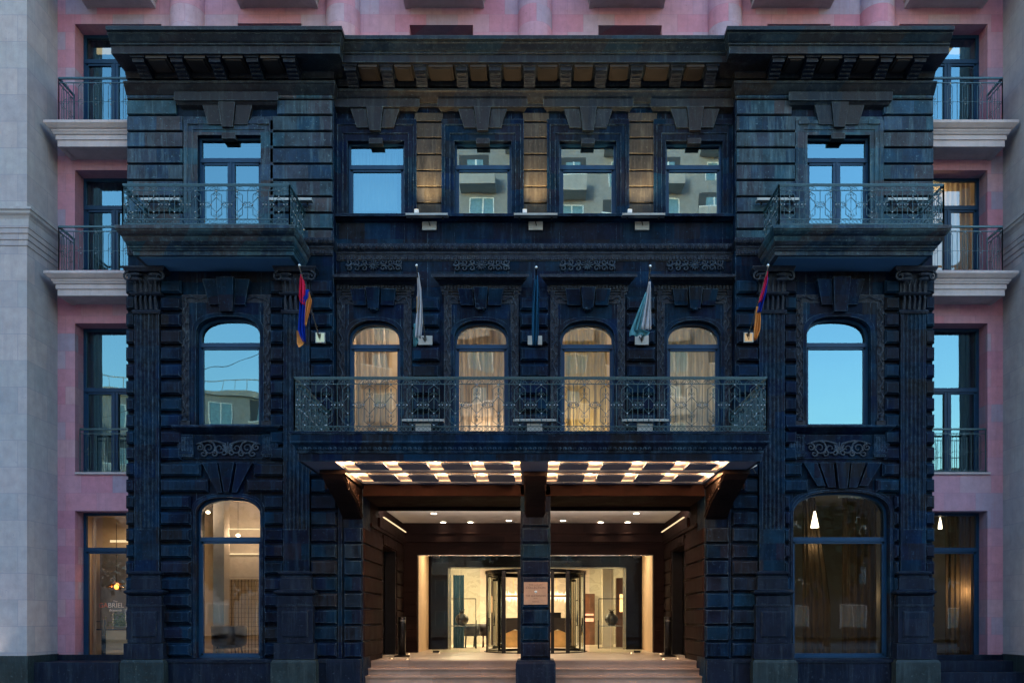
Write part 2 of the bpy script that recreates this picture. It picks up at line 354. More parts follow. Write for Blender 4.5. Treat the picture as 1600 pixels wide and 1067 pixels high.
def rect(x0, x1, zb, zt): return [(x0, zb), (x0, zt), (x0 + 1e-4, zt), (x1 - 1e-4, zt), (x1, zt), (x1, zb)]
JU = [132.0, 158, 182.6, 207.8, 233, 258.4, 283.8, 309.3, 334.5, 360, 381]
JL = [437.5, 463.5, 489, 515, 541.5, 568, 594, 620.5, 646, 672, 697.5, 722, 747, 772, 797.6, 823, 848.5, 874, 899.5, 925, 950.5, 976, 1001.5, 1027]
def rust(mb, x0, x1, joints, y=0.0, p=.1, gap=.075, c=.03, gy=0.0):
    for a, b in zip(joints[:-1], joints[1:]):
        z1, z0 = Z(a, gy) - gap / 2, Z(b, gy) + gap / 2
        mb.block(x0, x1, z0, z1, y, p, c)
def jr(j, a, b): return [v for v in j if a - .6 <= v <= b + .6]

def scale_pts(pts, k, zb=None):
    cx = (pts[0][0] + pts[-1][0]) / 2; a = (pts[-1][0] - pts[0][0]) / 2; q = []
    z0 = pts[0][1]; zt = max(z for _, z in pts); f = (a - k) / a
    for x, z in pts: q.append((cx + (x - cx) * f, z if z == z0 else z0 + (z - z0) * (zt - z0 - k) / (zt - z0)))
    if zb is not None: q[0] = (q[0][0], zb); q[-1] = (q[-1][0], zb)
    return q
def window(parent, pts, yf, glassm, trans=None, split=False, fw=.05, name='window', fmat=None, dep=.09):
    "frame (the part) with pane sub-part(s); pts = opening outline"
    fm = fmat or FRAME; mb = MB(); x0, x1, zb = pts[0][0], pts[-1][0], pts[0][1]; zt = max(z for _, z in pts)
    inn = scale_pts(pts, fw, zb + fw); out = list(pts)
    mb.ring(out, inn, yf, yf + dep); mb.box(x0, x1, yf, yf + dep, zb, zb + fw)
    if trans is not None:
        mb.box(x0 + .02, x1 - .02, yf - .015, yf + dep, trans - .05, trans + .05)
        mb.box(x0 + fw, x1 - fw, yf + .01, yf + dep - .01, zb + fw, zb + fw + .05)
        mb.box(x0 + fw, x0 + fw + .05, yf + .01, yf + dep - .01, zb + fw, trans - .05); mb.box(x1 - fw - .05, x1 - fw, yf + .01, yf + dep - .01, zb + fw, trans - .05)
        mb.box(x0 + fw, x1 - fw, yf + .01, yf + dep - .01, trans - .10, trans - .05)
    if split:
        cx = (x0 + x1) / 2; mb.box(cx - .085, cx + .085, yf - .01, yf + dep, zb + fw, trans - .06); mb.box(cx - .015, cx + .015, yf - .03, yf, zb + fw, trans - .06)
    fr = mb.build(name, fm, parent)
    g = MB(); q = scale_pts(pts, fw * .5, zb + fw * .5); n = len(g.v); g.v = [(x, yf + dep * .5, z) for x, z in q]; g.f = [tuple(range(len(q)))]
    if trans is None: g.build('pane', glassm, fr)
    else:
        # two panes split at the transom
        def clip(poly, keep_above):
            o = []
            for i in range(len(poly)):
                a, b = poly[i], poly[(i + 1) % len(poly)]; ia = (a[1] >= trans) == keep_above; ib = (b[1] >= trans) == keep_above
                if ia: o.append(a)
                if ia != ib and abs(b[1] - a[1]) > 1e-9:
                    t_ = (trans - a[1]) / (b[1] - a[1]); o.append((a[0] + (b[0] - a[0]) * t_, trans))
            return o
        for k in (True, False):
            q2 = clip(q, k)
            if len(q2) > 2: tx_, tz_ = random.uniform(-.004, .004), random.uniform(-.004, .004); g = MB(); g.v = [(x, yf + dep * .5 + tx_ * (x - x0) + tz_ * (z - zb), z) for x, z in q2]; g.f = [tuple(range(len(q2)))]; g.build('pane', glassm, fr)
    return fr
def spiral(cx, cz, r, turns, a0, sgn, y, n=14):
    return [(cx + r * (1 - .8 * i / n) * math.cos(a0 + sgn * turns * 2 * math.pi * i / n), y, cz + r * (1 - .8 * i / n) * math.sin(a0 + sgn * turns * 2 * math.pi * i / n)) for i in range(n + 1)]

# ---- walls
core = MB(); side = []
for sg in 'LR':
    L = sg == 'L'
    d = dict(out=XL if L else XR, inn=XA if L else XB)
    d['po'] = (X(215), X(253)) if L else (X(1403), X(1442))
    d['pi'] = (X(446), X(486)) if L else (X(1184), X(1223))
    d['w1'] = (X(308), X(408)) if L else (X(1259), X(1359))
    d['w2'] = (X(309), X(408)) if L else (X(1261), X(1359))
    d['w0'] = (X(307), X(408)) if L else (X(1238), X(1389))
    d['sur'] = (X(286), X(424)) if L else (X(1243), X(1380))
    d['cx'] = (d['w1'][0] + d['w1'][1]) / 2
    d['glow'] = (X(266) if L else 0)
    side.append(d)
ZTOP, ZUP, ZMID, ZBOT = 13.2, Z(385), Z(722), GZ - .3
TH = .5
for d in side:
    x0, x1 = min(d['out'], d['inn']), max(d['out'], d['inn'])
    wall_open(core, x0, x1, ZUP, ZTOP, rect(d['w2'][0], d['w2'][1], Z(397), Z(212)), 0.0, TH)
    d['a1'] = arch(d['w1'][0], d['w1'][1], Z(667), Z(527), Z(496), e=2.6); wall_open(core, x0, x1, ZMID, ZUP, d['a1'], 0.0, TH)
    d['a0'] = arch(d['w0'][0], d['w0'][1], Z(1027), Z(806) if d is side[0] else Z(806), Z(777) if d is side[0] else Z(768), e=2.6); wall_open(core, x0, x1, ZBOT, ZMID, d['a0'], 0.0, TH)
# ---- centre bay walls
CW = [(545, 626, 543, 632), (710, 794, 710, 799), (876, 960, 874, 963), (1042, 1126, 1040, 1129)]
edges = [520, 668, 835, 1001, 1150]
for i, (a, b, ua, ub) in enumerate(CW):
    x0 = XA if i == 0 else X(edges[i], YC); x1 = XB if i == 3 else X(edges[i + 1], YC)
    wall_open(core, x0, x1, Z(395, YC), ZTOP, rect(X(ua, YC), X(ub, YC), Z(340, YC), Z(221, YC)), YC, YC + TH)
    wall_open(core, x0, x1, 3.17, Z(395, YC), arch(X(a, YC), X(b, YC), 3.74, Z(530, YC), Z(502, YC)), YC, YC + TH)
core.box(XA, XA + .02, 0.0, YC, 3.75, ZTOP); core.box(XB - .02, XB, 0.0, YC, 3.75, ZTOP)
# ground floor piers of the portico, beam, side walls (outside faces)
PXL, PXR = X(567), X(1101)     # portico clear width
core.box(XA, PXL, 0.0, .9, ZBOT, 3.74); core.box(PXR, XB, 0.0, .9, ZBOT, 3.74)
wall = core.build('wall', BLK, bld)
# ---- rusticated courses
class Strips:
    "collects blocks; every call makes a part of its own"
    def __init__(s, name, mat): s.n, s.m = name, mat
    def part(s): return MB()
_rust = rust
def rust(mb, *a, **k):
    if isinstance(mb, Strips): q = MB(); _rust(q, *a, **k); q.build(mb.n, mb.m, bld)
    else: _rust(mb, *a, **k)
ru = Strips('rusticated_strip', BLK)
up = Strips('upper_stone_strip', BLKU)
for d in side:
    L = d is side[0]; x0, x1 = min(d['out'], d['inn']), max(d['out'], d['inn'])
    fa, fb = (X(287), X(423)) if L else (X(1243), X(1379))
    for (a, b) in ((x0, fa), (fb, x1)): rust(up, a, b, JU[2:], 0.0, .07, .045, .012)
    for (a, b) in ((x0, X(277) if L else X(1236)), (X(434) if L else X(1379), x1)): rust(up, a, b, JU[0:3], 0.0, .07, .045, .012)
    po, pi = d['po'], d['pi']
    su = d['sur']
    segs = [(x0, po[0]), (po[1], su[0]), (su[1], pi[0]), (pi[1], x1)] if L else [(x0, pi[0]), (pi[1], su[0]), (su[1], po[0]), (po[1], x1)]
    isg = 3 if L else 0
    for k, (a, b) in enumerate(segs):
        if k in (1, 2): rust(ru, a, b, jr(JL, 437, 722), 0.0, .14, .09, .045)
        elif k == isg: rust(ru, a, b, jr(JL, 437, 747), 0.0, .14, .09, .045)
        else: rust(ru, a, b, jr(JL, 437, 1027), 0.0, .14, .09, .045)
    # lintel zone
    w0 = d['w0']; gl = segs[1][0], segs[2][1]
    e0, e1 = w0[0] - .10, w0[1] + .10
    cxm = (w0[0] + w0[1]) / 2
    rust(ru, gl[0], cxm - .62 if L else cxm - .95, [722, 747], 0.0, .14, .09, .045); rust(ru, cxm + .62 if L else cxm + .95, gl[1], [722, 747], 0.0, .14, .09, .045)
    sh = .46 if L else .80
    rust(ru, gl[0], cxm - sh, [747, 772], 0.0, .14, .09, .045); rust(ru, cxm + sh, gl[1], [747, 772], 0.0, .14, .09, .045)
    rust(ru, gl[0], e0 - (.0 if L else -.02), jr(JL, 772, 1027), 0.0, .14, .09, .045); rust(ru, e1, gl[1], jr(JL, 772, 1027), 0.0, .14, .09, .045)
    # voussoirs, fanning
    ztp = Z(724); nv = 3 if L else 5; wt = .62 if L else .95; wb = .26 if L else .62
    for k in range(nv):
        f0, f1 = -1 + 2 * k / nv, -1 + 2 * (k + 1) / nv; g = .03
        zb = Z(770) if L else Z(764) + .03 * abs(k - 2)
        vq = MB(); vq.wedge([(cxm + f0 * wt + g, ztp), (cxm + f1 * wt - g, ztp), (cxm + f1 * wb - g, zb), (cxm + f0 * wb + g, zb)], .0, -.13 if k != nv // 2 else -.17, -.13 if k != nv // 2 else -.17); vq.build('voussoir', BLK, bld)
# piers between first floor windows and portico piers
for a, b in ((645, 687), (813, 856), (979, 1023)): rust(ru, X(a, YC), X(b, YC), jr(JL, 463, 700), YC, .13, .09, .045, YC)
for a, b in ((539, 566), (1102, 1137)): rust(ru, X(a), X(b), jr(JL, 823, 1027), -.0, .10, .05, .02)
upb = Strips('warm_lit_pier_strip', BLKW)
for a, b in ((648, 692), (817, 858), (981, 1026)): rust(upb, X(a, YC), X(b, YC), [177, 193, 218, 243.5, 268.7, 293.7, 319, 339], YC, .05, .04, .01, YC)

# ---- top cornice
CPATH = [(XL, 0, 0, -1), (XA, 0, .43, -1), (XA, YC, .43, -1), (XB, YC, -.43, -1), (XB, 0, -.43, -1), (XR, 0, 0, -1)]
c = MB()
c.sweep(CPATH, [(0, 12.25), (.05, 12.26), (.05, 12.33), (.09, 12.34), (.16, 12.42), (.22, 12.50), (.25, 12.52), (.25, 12.56), (.03, 12.57)])
c.sweep(CPATH, [(.0, 12.60), (.03, 12.60), (.03, 12.70), (.10, 12.72), (.14, 12.80), (.16, 12.83), (.80, 12.83), (.80, 13.0), (.84, 13.01), (.84, 13.045), (.87, 13.05), (.90, 13.08), (.96, 13.15), (.98, 13.16), (.98, 13.19), (1.05, 13.20), (1.05, 13.28), (0, 13.34)])
cor = c.build('cornice', CORN, bld)
BX = [(-9.05, 0), (-8.17, 0), (-7.3, 0), (-6.44, 0), (-5.6, 0), (5.6, 0), (6.37, 0), (7.23, 0), (8.07, 0), (8.84, 0)] + [(v, YC) for v in (-4.27, -3.43, -2.64, -1.68, -.9, -.1, .75, 1.57, 2.4, 3.34, 4.15)]
for bx, by in BX:
    k = MB(); hw = .13; y0 = by
    prof = [(y0, 12.57), (y0 - .12, 12.56), (y0 - .30, 12.62), (y0 - .52, 12.72), (y0 - .68, 12.72), (y0 - .70, 12.82), (y0, 12.82)]
    n = len(k.v); k.v += [(bx - hw, y, z) for y, z in prof] + [(bx + hw, y, z) for y, z in prof]; m_ = len(prof)
    k.f.append(tuple(range(n, n + m_))); k.f.append(tuple(range(n + 2 * m_ - 1, n + m_ - 1, -1)))
    for i in range(m_): j = (i + 1) % m_; k.f.append((n + i, n + m_ + i, n + m_ + j, n + j))
    for q in range(5): k.tube([(bx - hw * .8, y0 - .16 - q * .1, 12.575 + q * .035), (bx + hw * .8, y0 - .16 - q * .1, 12.575 + q * .035)], .022, 6)
    k.box(bx - hw - .03, bx + hw + .03, y0 - .74, y0, 12.795, 12.829)
    k.build('cornice_bracket', CARV, bld)
sp_ = sorted(BX[:5]), sorted(BX[5:10]), sorted(BX[10:])
BRS = simple('brown_soffit_stone', (.022, .018, .016), .6, 0, .4, 3, .4)
for grp in sp_:
    for (a, ya), (b, yb) in zip(grp[:-1], grp[1:]): k = MB(); k.box(a + .2, b - .2, ya - .74, ya - .2, 12.765, 12.829); k.box(a + .26, b - .26, ya - .70, ya - .26, 12.74, 12.765); k.build('soffit_panel', BRS, cor)
# ---- string courses
s = MB()
SP = [(XL, -.02, 0, -1), (XA, -.02, .5, -1), (XA, YC, .5, -1), (XB, YC, -.5, -1), (XB, -.02, -.5, -1), (XR, -.02, 0, -1)]
z = lambda py: Z(py, .15)
s.sweep(SP, [(0, z(393.5)), (.06, z(393.5)), (.06, z(391.5)), (.05, z(391)), (.10, z(387)), (.12, z(383)), (.10, z(379)), (.02, z(377.5)), (0, z(377))])
s.sweep(SP, [(0, z(404)), (.02, z(404)), (.025, z(396)), (.04, z(395.5)), (.04, z(394)), (0, z(393.8))])
for a, b, yy in ((XL, XA, -.02), (XB, XR, -.02), (XA + .1, XB - .1, YC)):
    n = int((b - a) / .085)
    for i in range(n):
        x = a + (i + .5) * (b - a) / n
        s.box(x - .026, x + .026, yy - .055, yy, z(402.5), z(397))
        if i % 2 == 0: s.blob(x, yy - .11, z(384.5), .06, .045, .07, 6, 4)
s.build('string_course', CARV, bld)
s = MB(); s.sweep([(XA, YC, 0, -1), (XB, YC, 0, -1)], [(0, Z(348, YC)), (.06, Z(347, YC)), (.10, Z(345.5, YC)), (.2, Z(344.5, YC)), (.22, Z(344.3, YC)), (.22, Z(340.3, YC)), (0, Z(340, YC))])
s.build('sill_ledge', BLK, bld)
# reliefs in the frieze
def scroll_panel(px0, px1, py0, py1, y, r=.016, lobes=3):
    mb = MB(); x0, x1, z0, z1 = X(px0, y), X(px1, y), Z(py1, y), Z(py0, y); cx, cz = (x0 + x1) / 2, (z0 + z1) / 2; h = (z1 - z0)
    mb.lathe(0, 0, [], 3) if False else None
    for i in range(12):
        th = 2 * math.pi * i / 12; mb.tube([(cx + .04 * math.cos(th), y - .03, cz + .04 * math.sin(th)), (cx + h * .42 * math.cos(th), y - .045, cz + h * .38 * math.sin(th))], r, 5, .6)
    mb.blob(cx, y - .03, cz, .05, .04, .05)
    w_ = (x1 - x0) / 2 - h * .4
    for sg in (-1, 1):
        for j in range(lobes):
            xx = cx + sg * (h * .42 + w_ * (j + .5) / lobes); rr = h * .25
            for v in (-1, 1):
                mb.tube(spiral(xx, cz + v * h * .22, rr, 1.2, math.pi / 2 * (1 - sg) + v * .5, -sg * v, y - .03), r, 5, .7)
        mb.tube([(cx + sg * h * .4, y - .03, cz)] + [(cx + sg * (h * .4 + w_ * q / 8), y - .035, cz + math.sin(q * 1.57) * h * .12) for q in range(1, 9)], r * 1.2, 5)
    return mb
for a, b in ((540, 628), (708, 796), (874, 961), (1041, 1130)): scroll_panel(a, b, 405, 426, YC, .022).build('scroll_relief', CARL, bld, True)

# ---- side bays: window surrounds, doors
for d in side:
    L = d is side[0]; cx = d['cx']
    # upper balcony door
    w2 = d['w2']
    fr = window(bld, rect(w2[0], w2[1], Z(397), Z(212)), .12, GL_HI, trans=Z(254, .2), split=True, name='balcony_door')
    a = MB(); x0, x1 = (X(287), X(423)) if L else (X(1243), X(1379)); o2 = (w2[0] - .14, w2[1] + .14)
    a.box(x0, w2[0], -.03, 0.0, Z(385), Z(184)); a.box(w2[1], x1, -.03, 0, Z(385), Z(184)); a.box(w2[0], w2[1], -.03, 0, Z(212), Z(184))
    for p0, p1, yy in ((.30, .22, -.07), (.22, .10, -.05)):
        a.ring([(w2[0] - p0, Z(385)), (w2[0] - p0, Z(212) + p0 + .02), (w2[1] + p0, Z(212) + p0 + .02), (w2[1] + p0, Z(385))], [(w2[0] - p1, Z(385)), (w2[0] - p1, Z(212) + p1 + .02), (w2[1] + p1, Z(212) + p1 + .02), (w2[1] + p1, Z(385))], yy, -.031)
    for sgn in (-1, 1): a.box(*(sorted((cx + sgn * .95, cx + sgn * .70))), -.09, -.03, Z(197), Z(190))
    a.build('door_surround', BLKU, fr)
    k = MB(); zt, zb = Z(166), Z(198)
    k.wedge([(cx - .20, zt), (cx + .20, zt), (cx + .13, Z(203)), (cx - .13, Z(203))], 0, -.17, -.13)
    k.box(cx - .16, cx + .16, -.04, .12, Z(218), Z(209))
    for sgn in (-1, 1): k.wedge([(cx + sgn * .215, zt), (cx + sgn * .60, zt), (cx + sgn * .46, zb), (cx + sgn * .15, zb)], 0, -.12, -.09)
    k.build('keystone', CORN, fr)
    h = MB(); h.sweep([(cx - 1.1, 0, -.6, -1), (cx + 1.1, 0, .6, -1)], [(0, Z(172)), (.12, Z(169)), (.16, Z(166)), (.2, Z(165)), (.2, Z(152)), (0, Z(148))]); h.build('hood', CORN, fr)
    # first floor arched window
    fr = window(bld, d['a1'], .12, GL_HI, trans=Z(541, .2))
    a = MB(); su = d['sur']
    out = [(su[0] + .16, Z(667)), (su[0] + .16, Z(474)), (su[1] - .16, Z(474)), (su[1] - .16, Z(667))]
    w1 = d['w1']; wall_open(a, su[0] + .16, su[1] - .16, Z(667), Z(474), d['a1'], -.05, -.001)
    a.ring(scale_pts(d['a1'], -.09), d['a1'], -.09, -.051)
    a.build('window_surround', BLK, fr)
    a = MB(); a.box(su[0], su[0] + .16, -.06, 0, Z(655), Z(462)); a.box(su[1] - .16, su[1], -.06, 0, Z(655), Z(462)); a.box(su[0] + .16, su[1] - .16, -.06, 0, Z(474), Z(462))
    for xs in (su[0] + .08, su[1] - .08):
        n = 44; a.tube([(xs + .04 * math.sin(i * 1.1), -.075, Z(652) + (Z(466) - Z(652)) * i / n) for i in range(n + 1)], .022, 5)
        for i in range(26):
            zz = Z(650) + (Z(470) - Z(650)) * i / 25; a.blob(xs + .045 * (-1) ** i, -.075, zz, .03, .025, .045, 5, 3)
        a.box(xs - .12, xs + .12, -.11, 0, Z(667), Z(659)); a.lathe(xs, -.06, [(.0, Z(659)), (.09, Z(659)), (.05, Z(654)), (.07, Z(650)), (0, Z(646))], 8)
    n = 24; zz = Z(468); a.tube([(su[0] + .1 + (su[1] - su[0] - .2) * i / n, -.075, zz + .035 * math.sin(i * 1.3)) for i in range(n + 1)], .02, 5)
    a.build('carved_border', CARV, fr)
    k = MB()
    k.wedge([(cx - .20, Z(440)), (cx + .20, Z(440)), (cx + .15, Z(491)), (cx - .15, Z(491))], 0, -.30, -.22)
    for sgn in (-1, 1): k.wedge([(cx + sgn * .22, Z(442)), (cx + sgn * .55, Z(442)), (cx + sgn * .42, Z(479)), (cx + sgn * .17, Z(479))], 0, -.22, -.14)
    k.build('keystone', BLK, fr)
    k = MB(); k.sweep([(cx - 1.05, 0, -.9, -1), (cx + 1.05, 0, .9, -1)], [(0, Z(680)), (.04, Z(679)), (.1, Z(676)), (.14, Z(675)), (.22, Z(671)), (.24, Z(670)), (.24, Z(667.5)), (0, Z(666.5))]); k.build('window_sill', BLK, fr)
    a = MB(); a.box(cx - 1.15, cx + 1.15, -.04, 0, Z(717), Z(680))
    for sgn in (-1, 1):
        x_ = cx + sgn * 1.0
        a.box(x_ - .18, x_ + .18, -.10, -.04, Z(715), Z(680)); a.box(x_ - .2, x_ + .2, -.13, -.1, Z(711), Z(707))
        for q in range(5): a.tube([(x_ - .13 + q * .065, -.10, Z(705)), (x_ - .13 + q * .065, -.10, Z(684))], .018, 6)
        for q in range(7): a.box(x_ - .17 + q * .05, x_ - .145 + q * .05, -.12, -.1, Z(714.5), Z(712))
    a.build('apron_panel', BLK, fr)
    a = MB(); zc = (Z(690) + Z(716)) / 2
    for sgn in (-1, 1):
        for (ox, oz, r_, tn) in ((.2, .02, .15, 1.4), (.45, .03, .17, 1.6), (.66, .05, .09, 1.3), (.32, -.1, .08, 1.2), (.58, -.1, .09, 1.2), (.1, -.08, .08, 1)):
            a.tube(spiral(cx + sgn * ox, zc + oz, r_, tn, math.pi / 2, sgn, -.07), .026, 6, .6)
        a.tube([(cx + sgn * (.05 + .7 * i / 10), -.075, zc + .12 + .08 * math.sin(math.pi * i / 10)) for i in range(11)], .03, 6, .6)
    for i in range(7): th = math.pi * (i / 6); a.tube([(cx, -.06, zc - .1), (cx + .13 * math.cos(th), -.09, zc + .02 + .15 * math.sin(th))], .028, 6, .6)
    a.build('scroll_relief', CARL, fr, True)
    # ground floor window
    fr = window(bld, d['a0'], .14, GL_LO, trans=Z(843, .26), fw=.05, name='ground_floor_window')
    a = MB(); ar = d['a0']; a.ring(scale_pts(ar, -.10), ar, -.05, -.001); a.ring(scale_pts(ar, -.045), ar, -.075, -.051); a.build('window_surround', BLK, fr)

# ---- pilasters
def flute_plan(x0, x1, y, p, nfl=5, rf=.036):
    pts = [(x0, y), (x0, y - p)]; w_ = x1 - x0; m_ = .055; st = (w_ - 2 * m_) / nfl
    for i in range(nfl):
        c_ = x0 + m_ + st * (i + .5)
        for q in range(5):
            th = math.pi - math.pi * q / 4; pts.append((c_ + rf * math.cos(th), y - p + rf * .95 * math.sin(th)))
    pts += [(x1, y - p), (x1, y)]; return pts
for d in side:
    for key in ('po', 'pi'):
        x0, x1 = d[key]; inn = key == 'pi'
        P = MB(); P.plan(flute_plan(x0, x1, 0, .16), Z(828), Z(493)); P.box(x0, x1, -.16, 0, Z(900), Z(828))
        n5 = 5; st = (x1 - x0 - .11) / n5
        for i in range(n5):
            if i % 2: continue
        pl = P.build('pilaster', BLK if not inn else BLK, bld)
        a = MB(); y0 = -.16
        def wrap(mb, prof, x0=x0, x1=x1, y0=y0): mb.sweep([(x0, .0, -1, 0), (x0, y0, -1, -1), (x1, y0, 1, -1), (x1, 0, 1, 0)], prof)
        wrap(a, [(0, Z(903)), (.05, Z(903)), (.05, Z(901)), (.03, Z(899)), (.09, Z(897)), (.10, Z(894.5)), (.06, Z(893.5)), (.06, Z(893)), (0, Z(892))])
        wrap(a, [(0, Z(924)), (.06, Z(924)), (.06, Z(903.5)), (0, Z(903))])
        wrap(a, [(0, Z(931)), (.09, Z(930)), (.17, Z(926.5)), (.18, Z(924)), (.15, Z(922.5)), (.08, Z(921)), (0, Z(920.5))])
        wrap(a, [(0, Z(946)), (.10, Z(946)), (.10, Z(931)), (0, Z(931))]); wrap(a, [(0, Z(947)), (.14, Z(947)), (.14, Z(944.8)), (0, Z(944.5))])
        a.build('base_moulding', BASE if False else PLIN, pl)
        a = MB(); a.box(x0 - .11, x1 + .11, -.28, 0, Z(1003), Z(947)); a.block(x0 - .0, x1 + .0, Z(994), Z(955), -.28, .035, .03); a.build('pedestal', PLIN, pl)
        a = MB(); a.box(x0 - .17, x1 + .17, -.34, 0, Z(1028), Z(1004)); a.build('pedestal_block', PLIN, pl)
        a = MB(); xo0, xo1 = (x0 - .22, x1 + .22); a.box(xo0, xo1, -.42, 0, ZBOT, Z(1034)); a.sweep([(xo0, 0, 0, 0), (xo0, -.42, 0, 0), (xo1, -.42, 0, 0), (xo1, 0, 0, 0)], [(0, Z(1034)), (0, Z(1033))], False)
        a.sweep([(xo0 + .04, 0, -1, 0), (xo0 + .04, -.38, -1, -1), (xo1 - .04, -.38, 1, -1), (xo1 - .04, 0, 1, 0)], [(-.2, Z(1034.2)), (.04, Z(1034)), (0.0, Z(1029)), (-.2, Z(1028.4))])
        a.build('base_stone', BASE, pl)
        # capital
        a = MB(); wrap(a, [(0, Z(494)), (.03, Z(494)), (.05, Z(491)), (.03, Z(488.5)), (0, Z(488))])
        wrap(a, [(0, Z(467)), (.06, Z(466)), (.09, Z(463.5)), (.05, Z(461.5)), (0, Z(461))]); wrap(a, [(0, Z(432)), (.16, Z(432)), (.2, Z(427)), (.2, Z(425)), (0, Z(424))])
        wd = x1 - x0
        for i in range(5):
            xx = x0 + wd * (i + .5) / 5; a.tube([(xx, y0 - .01, Z(488)), (xx, y0 - .04, Z(480)), (xx, y0 - .08, Z(472)), (xx, y0 - .05, Z(468))], .045, 6, .5)
            xx2 = x0 + wd * (i + .5) / 5; a.tube([(xx2, y0 - .02, Z(461)), (xx2, y0 - .05, Z(450)), (xx2, y0 - .12, Z(444)), (xx2, y0 - .08, Z(442))], .03, 6, .6)
        for sgn, xe in ((-1, x0), (1, x1)):
            for zz in (Z(436), Z(443)):
                a.blob(xe + sgn * .03 - sgn * .09, y0 - .1, zz, .16, .06, .055, 8, 5)
            a.tube(spiral(xe + sgn * .08, Z(440), .11, 1.3, math.pi / 2, -sgn, y0 - .15), .03, 6, .7)
        a.box(x0 - .02, x1 + .02, -.17, 0, Z(461), Z(432))
        a.build('capital', CARV, pl)

# ---- centre windows
ucx = []
for i, (a_, b_, ua, ub) in enumerate(CW):
    y = YC
    wx0, wx1 = X(ua, y), X(ub, y); cx = (wx0 + wx1) / 2
    fr = window(bld, rect(wx0, wx1, Z(340, y), Z(221, y)), y + .12, GL_HI if i == 0 else GL_UP, trans=Z(266.5, y + .25))
    a = MB(); zb = Z(340, y); zt = Z(221, y)
    for p0, p1, yy in ((.30, .22, -.09), (.22, .10, -.06), (.10, 0, -.03)):
        a.ring([(wx0 - p0, zb), (wx0 - p0, zt + p0 * 1.6), (wx1 + p0, zt + p0 * 1.6), (wx1 + p0, zb)], [(wx0 - p1, zb), (wx0 - p1, zt + p1 * 1.6), (wx1 + p1, zt + p1 * 1.6), (wx1 + p1, zb)], y + yy, y - .001)
    a.build('window_surround', BLK, fr)
    k = MB(); k.wedge([(cx - .20, Z(174, y)), (cx + .20, Z(174, y)), (cx + .13, Z(209, y)), (cx - .13, Z(209, y))], y - .0, y - .19, y - .15)
    k.box(cx - .16, cx + .16, y - .05, y + .12, Z(226, y), Z(218, y))
    for sgn in (-1, 1): k.wedge([(cx + sgn * .215, Z(176, y)), (cx + sgn * .58, Z(176, y)), (cx + sgn * .44, Z(203.5, y)), (cx + sgn * .15, Z(203.5, y))], y, y - .14, y - .11)
    k.build('keystone', CORN, fr)
    h = MB(); h.sweep([(cx - .98, y, -.5, -1), (cx + .98, y, .5, -1)], [(0, Z(178, y)), (.06, Z(176, y)), (.12, Z(175, y)), (.18, Z(174, y)), (.18, Z(162, y)), (.06, Z(158, y)), (0, Z(157, y))]); h.build('hood', CORN, fr)
    # first floor arched french window
    wx0, wx1 = X(a_, y), X(b_, y); cx = (wx0 + wx1) / 2; ar = arch(wx0, wx1, 3.74, Z(530, y), Z(502, y))
    fr = window(bld, ar, y + .12, GL_MID, trans=Z(544.5, y + .25), name='french_window', fw=.05)
    s0, s1 = cx - .89, cx + .89; a = MB()
    wall_open(a, s0 + .18, s1 - .18, 3.74, Z(476, y), ar, y - .05, y - .001); a.ring(scale_pts(ar, -.08), ar, y - .085, y - .051); a.build('window_surround', BLK, fr)
    a = MB(); a.box(s0, s0 + .18, y - .07, y, 3.74, Z(463, y)); a.box(s1 - .18, s1, y - .07, y, 3.74, Z(463, y)); a.box(s0 + .18, s1 - .18, y - .07, y, Z(476, y), Z(463, y))
    for xs in (s0 + .09, s1 - .09):
        n = 56; z0_, z1_ = 3.8, Z(467, y); a.tube([(xs + .04 * math.sin(q * 1.1), y - .085, z0_ + (z1_ - z0_) * q / n) for q in range(n + 1)], .022, 5)
        for q in range(34): a.blob(xs + .05 * (-1) ** q, y - .08, z0_ + (z1_ - z0_) * q / 34, .03, .025, .045, 5, 3)
    a.tube([(s0 + .15 + (s1 - s0 - .3) * q / 26, y - .085, Z(469.5, y) + .04 * math.sin(q * 1.3)) for q in range(27)], .02, 5)
    a.build('carved_border', CARV, fr)
    zh = lambda p_, q: Z(p_, YC - q)
    hp = [(0, zh(460, .05)), (.05, zh(460, .05)), (.05, zh(456, .05)), (.09, zh(455, .09)), (.09, zh(446, .09)), (.14, zh(445, .14)), (.2, zh(441, .2)), (.28, zh(437, .28)), (.31, zh(436, .31)), (.31, zh(433.5, .31)), (.40, zh(432.5, .4)), (.40, zh(428.5, .4)), (0, zh(426.5, .4))]
    e0_ = (XA + .03, y, 0, -1) if i == 0 else (cx - .91, y, -.6, -1); e1_ = (XB - .03, y, 0, -1) if i == 3 else (cx + .91, y, .6, -1)
    h = MB(); h.sweep([e0_, e1_], hp)
    for q in range(22): xx = cx - .86 + q * .082; h.box(xx - .024, xx + .024, y - .13, y - .088, zh(452.5, .1), zh(446.5, .1))
    h.build('hood', CARV, fr)
    for sgn in (-1, 1):
        b_2 = MB(); b_2.wedge([(cx + sgn * .84 - .055, zh(455, .1)), (cx + sgn * .84 + .055, zh(455, .1)), (cx + sgn * .84 + .045, zh(464, .1)), (cx + sgn * .84 - .045, zh(464, .1))], y, y - .13, y - .09); b_2.build('hood_bracket', CARV, fr)
    k = MB()
    k.wedge([(cx - .17, Z(456, y)), (cx + .17, Z(456, y)), (cx + .12, Z(486, y)), (cx - .12, Z(486, y))], y, y - .3, y - .2)
    k.lathe(cx, y - .12, [(0, Z(491, y)), (.09, Z(488, y)), (.1, Z(485, y))], 8)
    for sgn in (-1, 1): k.wedge([(cx + sgn * .20, Z(457, y)), (cx + sgn * .54, Z(457, y)), (cx + sgn * .48, Z(480, y)), (cx + sgn * .17, Z(480, y))], y, y - .24, y - .15)
    k.build('keystone', BLK, fr)
    ucx.append(cx)

